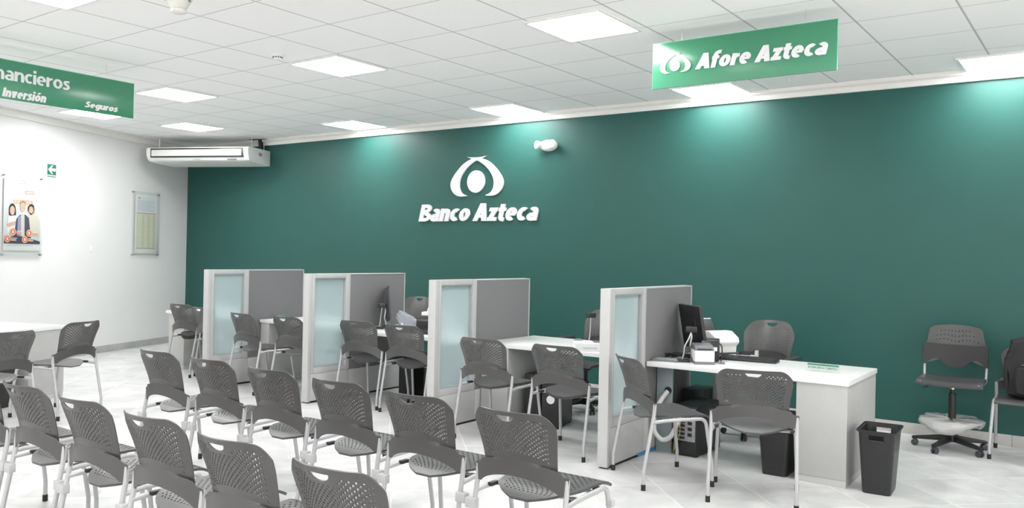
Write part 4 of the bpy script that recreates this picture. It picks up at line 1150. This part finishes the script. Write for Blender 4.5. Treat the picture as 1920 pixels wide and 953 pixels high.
MB().prism([(-0.09, 0), (0.09, 0), (0.09, 0.155), (0.03, 0.178), (-0.06, 0.165), (-0.09, 0.12)], -0.07, 0.07, axis='x', bev=0.008).build('body', BLACK, t)
MB().box(0.01, 0.055, -0.096, -0.090, 0.085, 0.115, 0.001).build('label', PAPER, t)
MB().tube([(0.06, -0.06, 0.15), (0.09, -0.08, 0.13), (0.095, -0.09, 0.06), (0.085, -0.09, 0.006)], 0.005, 8, 0.03).build('lead', RUBBER, t)
t = thing('passbook_printer', 'large white printer with dark tilted screen at the back of the nearest desk', 'printer', (9.985, -1.565, Z), rad(62))
MB().prism([(-0.085, 0), (0.09, 0), (0.10, 0.17), (0.05, 0.215), (-0.03, 0.215), (-0.115, 0.165), (-0.125, 0.125), (-0.09, 0.09)], -0.12, 0.13, axis='x', bev=0.012).build('body', WHITEP, t)
MB().box(-0.10, 0.12, -0.126, -0.116, 0.03, 0.045).build('feed_slot', DARK, t)
Ms = Matrix.Translation((-0.05, 0.075, 0.175)) @ Matrix.Rotation(rad(-28), 4, 'X')
sc_ = MB().box(-0.10, 0.085, -0.012, 0.006, 0.0, 0.15, 0.004, M=Ms).build('screen_frame', WHITEP, t)
MB().box(-0.085, 0.080, -0.0155, -0.012, 0.012, 0.14, 0.001, M=Ms).build('screen', DARK, sc_)
keyboard('long black keyboard lying on the nearest desk', (10.29, -1.675, Z), rad(6))
t = thing('paper_tray', 'grey paper tray with black cover behind the nearest keyboard', 'tray', (10.16, -1.455, Z), rad(10))
MB().box(-0.11, 0.13, -0.03, 0.03, 0, 0.02, 0.003).build('tray_base', LINK, t)
MB().prism([(-0.06, 0.02), (0.07, 0.02), (0.05, 0.05), (0.0, 0.055)], -0.026, 0.026, bev=0.003).build('cover', BLACK, t)
MB().box(0.105, 0.13, -0.03, 0.03, 0.02, 0.06, 0.003).build('stop', LINK, t)
t = thing('document_tablet', 'flat dark tablet with pale green surface at the nearest desk edge', 'tablet', (9.80, -2.16, Z), rad(8))
MB().box(-0.11, 0.10, -0.07, 0.07, 0, 0.016, 0.004).build('body', MIDGREY, t)
MB().box(-0.09, 0.085, -0.052, 0.055, 0.016, 0.0175).build('writing_surface', mat('pale_green_screen', (0.30, 0.40, 0.37), 0.3, noise=0.02), t)
t = thing('finger_sensor', 'tiny round sensor with thin lead on the nearest white desktop', 'sensor', (10.205, -2.03, Z), 0)
MB().lathe([(0, 0), (0.022, 0), (0.022, 0.008), (0.015, 0.014), (0, 0.014)], seg=20, sy=0.8).build('puck', MIDGREY, t)
MB().tube([(-0.02, 0, 0.004), (-0.06, 0.02, 0.003), (-0.10, 0.03, 0.003)], 0.0018, 6, 0.03).build('lead', RUBBER, t)
rnd = random.Random(11)
mb = MB()
for k in range(7):
    pts = []
    cx, cy = rnd.uniform(-0.03, 0.03), rnd.uniform(-0.03, 0.03); rx, ry = rnd.uniform(0.05, 0.10), rnd.uniform(0.03, 0.06)
    for q in range(13):
        a = 2*pi*q/12
        pts.append((cx+rx*cos(a), cy+ry*sin(a), 0.006+0.035*abs(sin(a*1.0+k))*rnd.uniform(0.7, 1.0)))
    mb.tube(pts, 0.0035, 6, 0.02, n=3)
o = mb.build('cable_bundle', RUBBER, loc=(9.79, -1.93, Z), rotz=0.3); tag(o, 'tangle of black cables on the nearest desk beside the divider', 'cables', kind='thing')
def desk_sign(label, loc, rotz, words):
    t = thing('desk_sign', label, 'desk sign', loc, rotz, 'clear signs standing on the desks')
    M1 = Matrix.Translation((0, -0.028, 0)) @ Matrix.Rotation(rad(-32), 4, 'X')
    MB().box(-0.115, 0.115, -0.0012, 0.0012, 0.0, 0.066, M=M1).build('front_leaf', ACRYL, t)
    M2 = Matrix.Translation((0, 0.042, 0)) @ Matrix.Rotation(rad(32), 4, 'X')
    MB().box(-0.115, 0.115, -0.0012, 0.0012, 0.0, 0.066, M=M2).build('back_leaf', ACRYL, t)
    MB().box(-0.113, 0.113, -0.0022, -0.0013, 0.050, 0.064, M=M1).build('green_band', EXITGREEN, t)
    o = text_mesh(words, -0.105, 0.105, 0.025, 0.016, 'lettering', EXITGREEN, t, y=-0.0014, depth=0.0006, shear=0, bold=0.17)
    o.data.transform(M1)
    return t
desk_sign('clear plastic sign with green band on the right of the nearest desk', (10.94, -1.93, Z), rad(-2), 'ATENCIÓN A CLIENTES')
desk_sign('clear plastic sign on the desk between the two leftmost dividers', (4.82, -1.86, Z), rad(8), 'ATENCIÓN A CLIENTES')

# nearly empty desk
t = thing('label_printer', 'flat white box printer on the nearly empty desk, beside the divider', 'printer', (8.965, -1.965, Z), rad(38))
MB().prism([(-0.10, 0), (0.10, 0), (0.10, 0.066), (0.07, 0.074), (-0.10, 0.068)], -0.13, 0.13, axis='x', bev=0.004).build('body', WHITEP, t)
MB().box(-0.06, 0.06, -0.103, -0.100, 0.022, 0.032).build('front_slot', LINK, t)
MB().box(0.04, 0.11, -0.05, 0.06, 0.072, 0.078, 0.002).build('top_cover', MIDGREY, t)
webcam('webcam on a gooseneck standing on the nearly empty desk', (8.72, -1.52, Z), rad(35), 0.245, 0.01)
t = thing('computer_mouse', 'grey computer mouse near the webcam on the nearly empty desk', 'mouse', (8.56, -1.45, Z), rad(-50))
mb = MB(); bmesh.ops.create_uvsphere(mb.bm, u_segments=20, v_segments=12, radius=1)
for v in mb.bm.verts: v.co = Vector((v.co.x*0.035, v.co.y*0.055, max(0, v.co.z)*0.034+0.001*v.co.y))
mb.build('body', MIDGREY, t)
MB().box(-0.003, 0.003, 0.015, 0.035, 0.026, 0.034, 0.001).build('wheel', BLACK, t)
t = thing('paper_form', 'printed paper strip lying on the nearly empty desk', 'paper', (8.86, -2.02, Z), rad(-30))
MB().box(-0.15, 0.10, -0.05, 0.05, 0, 0.0006).build('sheet', PAPER, t)
l_ = MB()
for k in range(5): l_.box(-0.13, 0.08, -0.036+0.016*k, -0.030+0.016*k, 0.0006, 0.0009)
l_.build('print', MATS['pale_ink'], t)

# crowded desk
monitor('dark monitor seen edge-on beside the second divider', (6.25, -1.62, Z), rad(131), -5, 0.44, 0.36)
webcam('webcam on a silver gooseneck beside the second divider', (6.35, -1.86, Z), rad(20), 0.225, 0.02)
mb = MB(); bmesh.ops.create_icosphere(mb.bm, subdivisions=4, radius=1)
rnd = random.Random(21)
dirs = [(Vector((rnd.uniform(-1, 1), rnd.uniform(-1, 1), rnd.uniform(-1, 1))).normalized(), rnd.uniform(3, 9), rnd.uniform(0, 6)) for _ in range(14)]
for v in mb.bm.verts:
    n = v.co.copy(); q = 1.0
    for d, f, p in dirs: q += 0.035*abs(sin(f*n.dot(d)+p))-0.018
    v.co = Vector((n.x*0.13*q, n.y*0.08*q, 0.085+n.z*0.095*q))
    tz = v.co.z/0.18
    v.co.x = v.co.x*(1.15-0.65*tz)+0.13*(0.5-tz)
    if v.co.z < 0.001: v.co.z = 0.001
o = mb.build('plastic_bag', POLY, loc=(6.46, -1.56, Z), rotz=rad(30), ang=12); tag(o, 'crumpled clear plastic bag next to the edge-on monitor', 'plastic bag', kind='thing')
t = thing('card_reader', 'black card reader with white label left of the third divider', 'card reader', (6.83, -1.60, Z), rad(30))
MB().prism([(-0.11, 0), (0.11, 0), (0.11, 0.13), (0.04, 0.155), (-0.07, 0.15), (-0.11, 0.11)], -0.13, 0.13, axis='x', bev=0.008).build('body', BLACK, t)
MB().box(0.035, 0.085, -0.116, -0.110, 0.075, 0.105, 0.001).build('label', PAPER, t)
t = thing('passbook_printer', 'white-framed printer with slanted screen on the crowded desk', 'printer', (6.70, -1.33, Z), rad(16))
MB().box(-0.17, 0.20, -0.06, 0.07, 0, 0.175, 0.012).build('body', WHITEP, t)
Ms = Matrix.Translation((0.0, -0.035, 0.177)) @ Matrix.Rotation(rad(-38), 4, 'X')
f_ = MB(); f_.box(-0.11, 0.17, -0.008, 0.008, 0, 0.010, 0.002, M=Ms); f_.box(-0.11, 0.17, -0.008, 0.008, 0.105, 0.115, 0.002, M=Ms); f_.box(-0.11, -0.10, -0.008, 0.008, 0.01, 0.105, 0.002, M=Ms); f_.box(0.16, 0.17, -0.008, 0.008, 0.01, 0.105, 0.002, M=Ms)
sc_ = f_.build('screen_frame', WHITEP, t)
MB().box(-0.10, 0.16, -0.004, 0.004, 0.01, 0.105, M=Ms).build('screen', MIDGREY, sc_)
MB().prism([(-0.02, 0.177), (0.065, 0.177), (0.05, 0.262)], -0.105, -0.098, axis='x').build('side_prop', WHITEP, t)
keyboard('black keyboard on the crowded desk, left of the third divider', (6.95, -1.91, Z), rad(6))
rnd = random.Random(5); mb = MB()
for k in range(6):
    cx, cy = rnd.uniform(-0.05, 0.05), rnd.uniform(-0.03, 0.03); rx, ry = rnd.uniform(0.06, 0.12), rnd.uniform(0.03, 0.05)
    mb.tube([(cx+rx*cos(2*pi*q/12), cy+ry*sin(2*pi*q/12), 0.006+0.03*abs(sin(2*pi*q/12+k))) for q in range(13)], 0.004, 6, 0.02, n=3)
o = mb.build('cable_bundle', RUBBER, loc=(6.20, -2.02, Z), rotz=0.2); tag(o, 'tangle of black cables on the crowded desk beside the second divider', 'cables', kind='thing')
# far left desk: loose papers
t = thing('paper_stack', 'small heap of white papers on the far left desk', 'papers', (3.90, -1.55, Z), rad(15))
for k in range(4):
    MB().box(-0.11+0.01*k, 0.10+0.012*k, -0.09, 0.10-0.008*k, 0.004*k, 0.004*k+0.0035, M=Matrix.Rotation(rad(9*k-12), 4, 'Z')).build('sheet', PAPER, t)
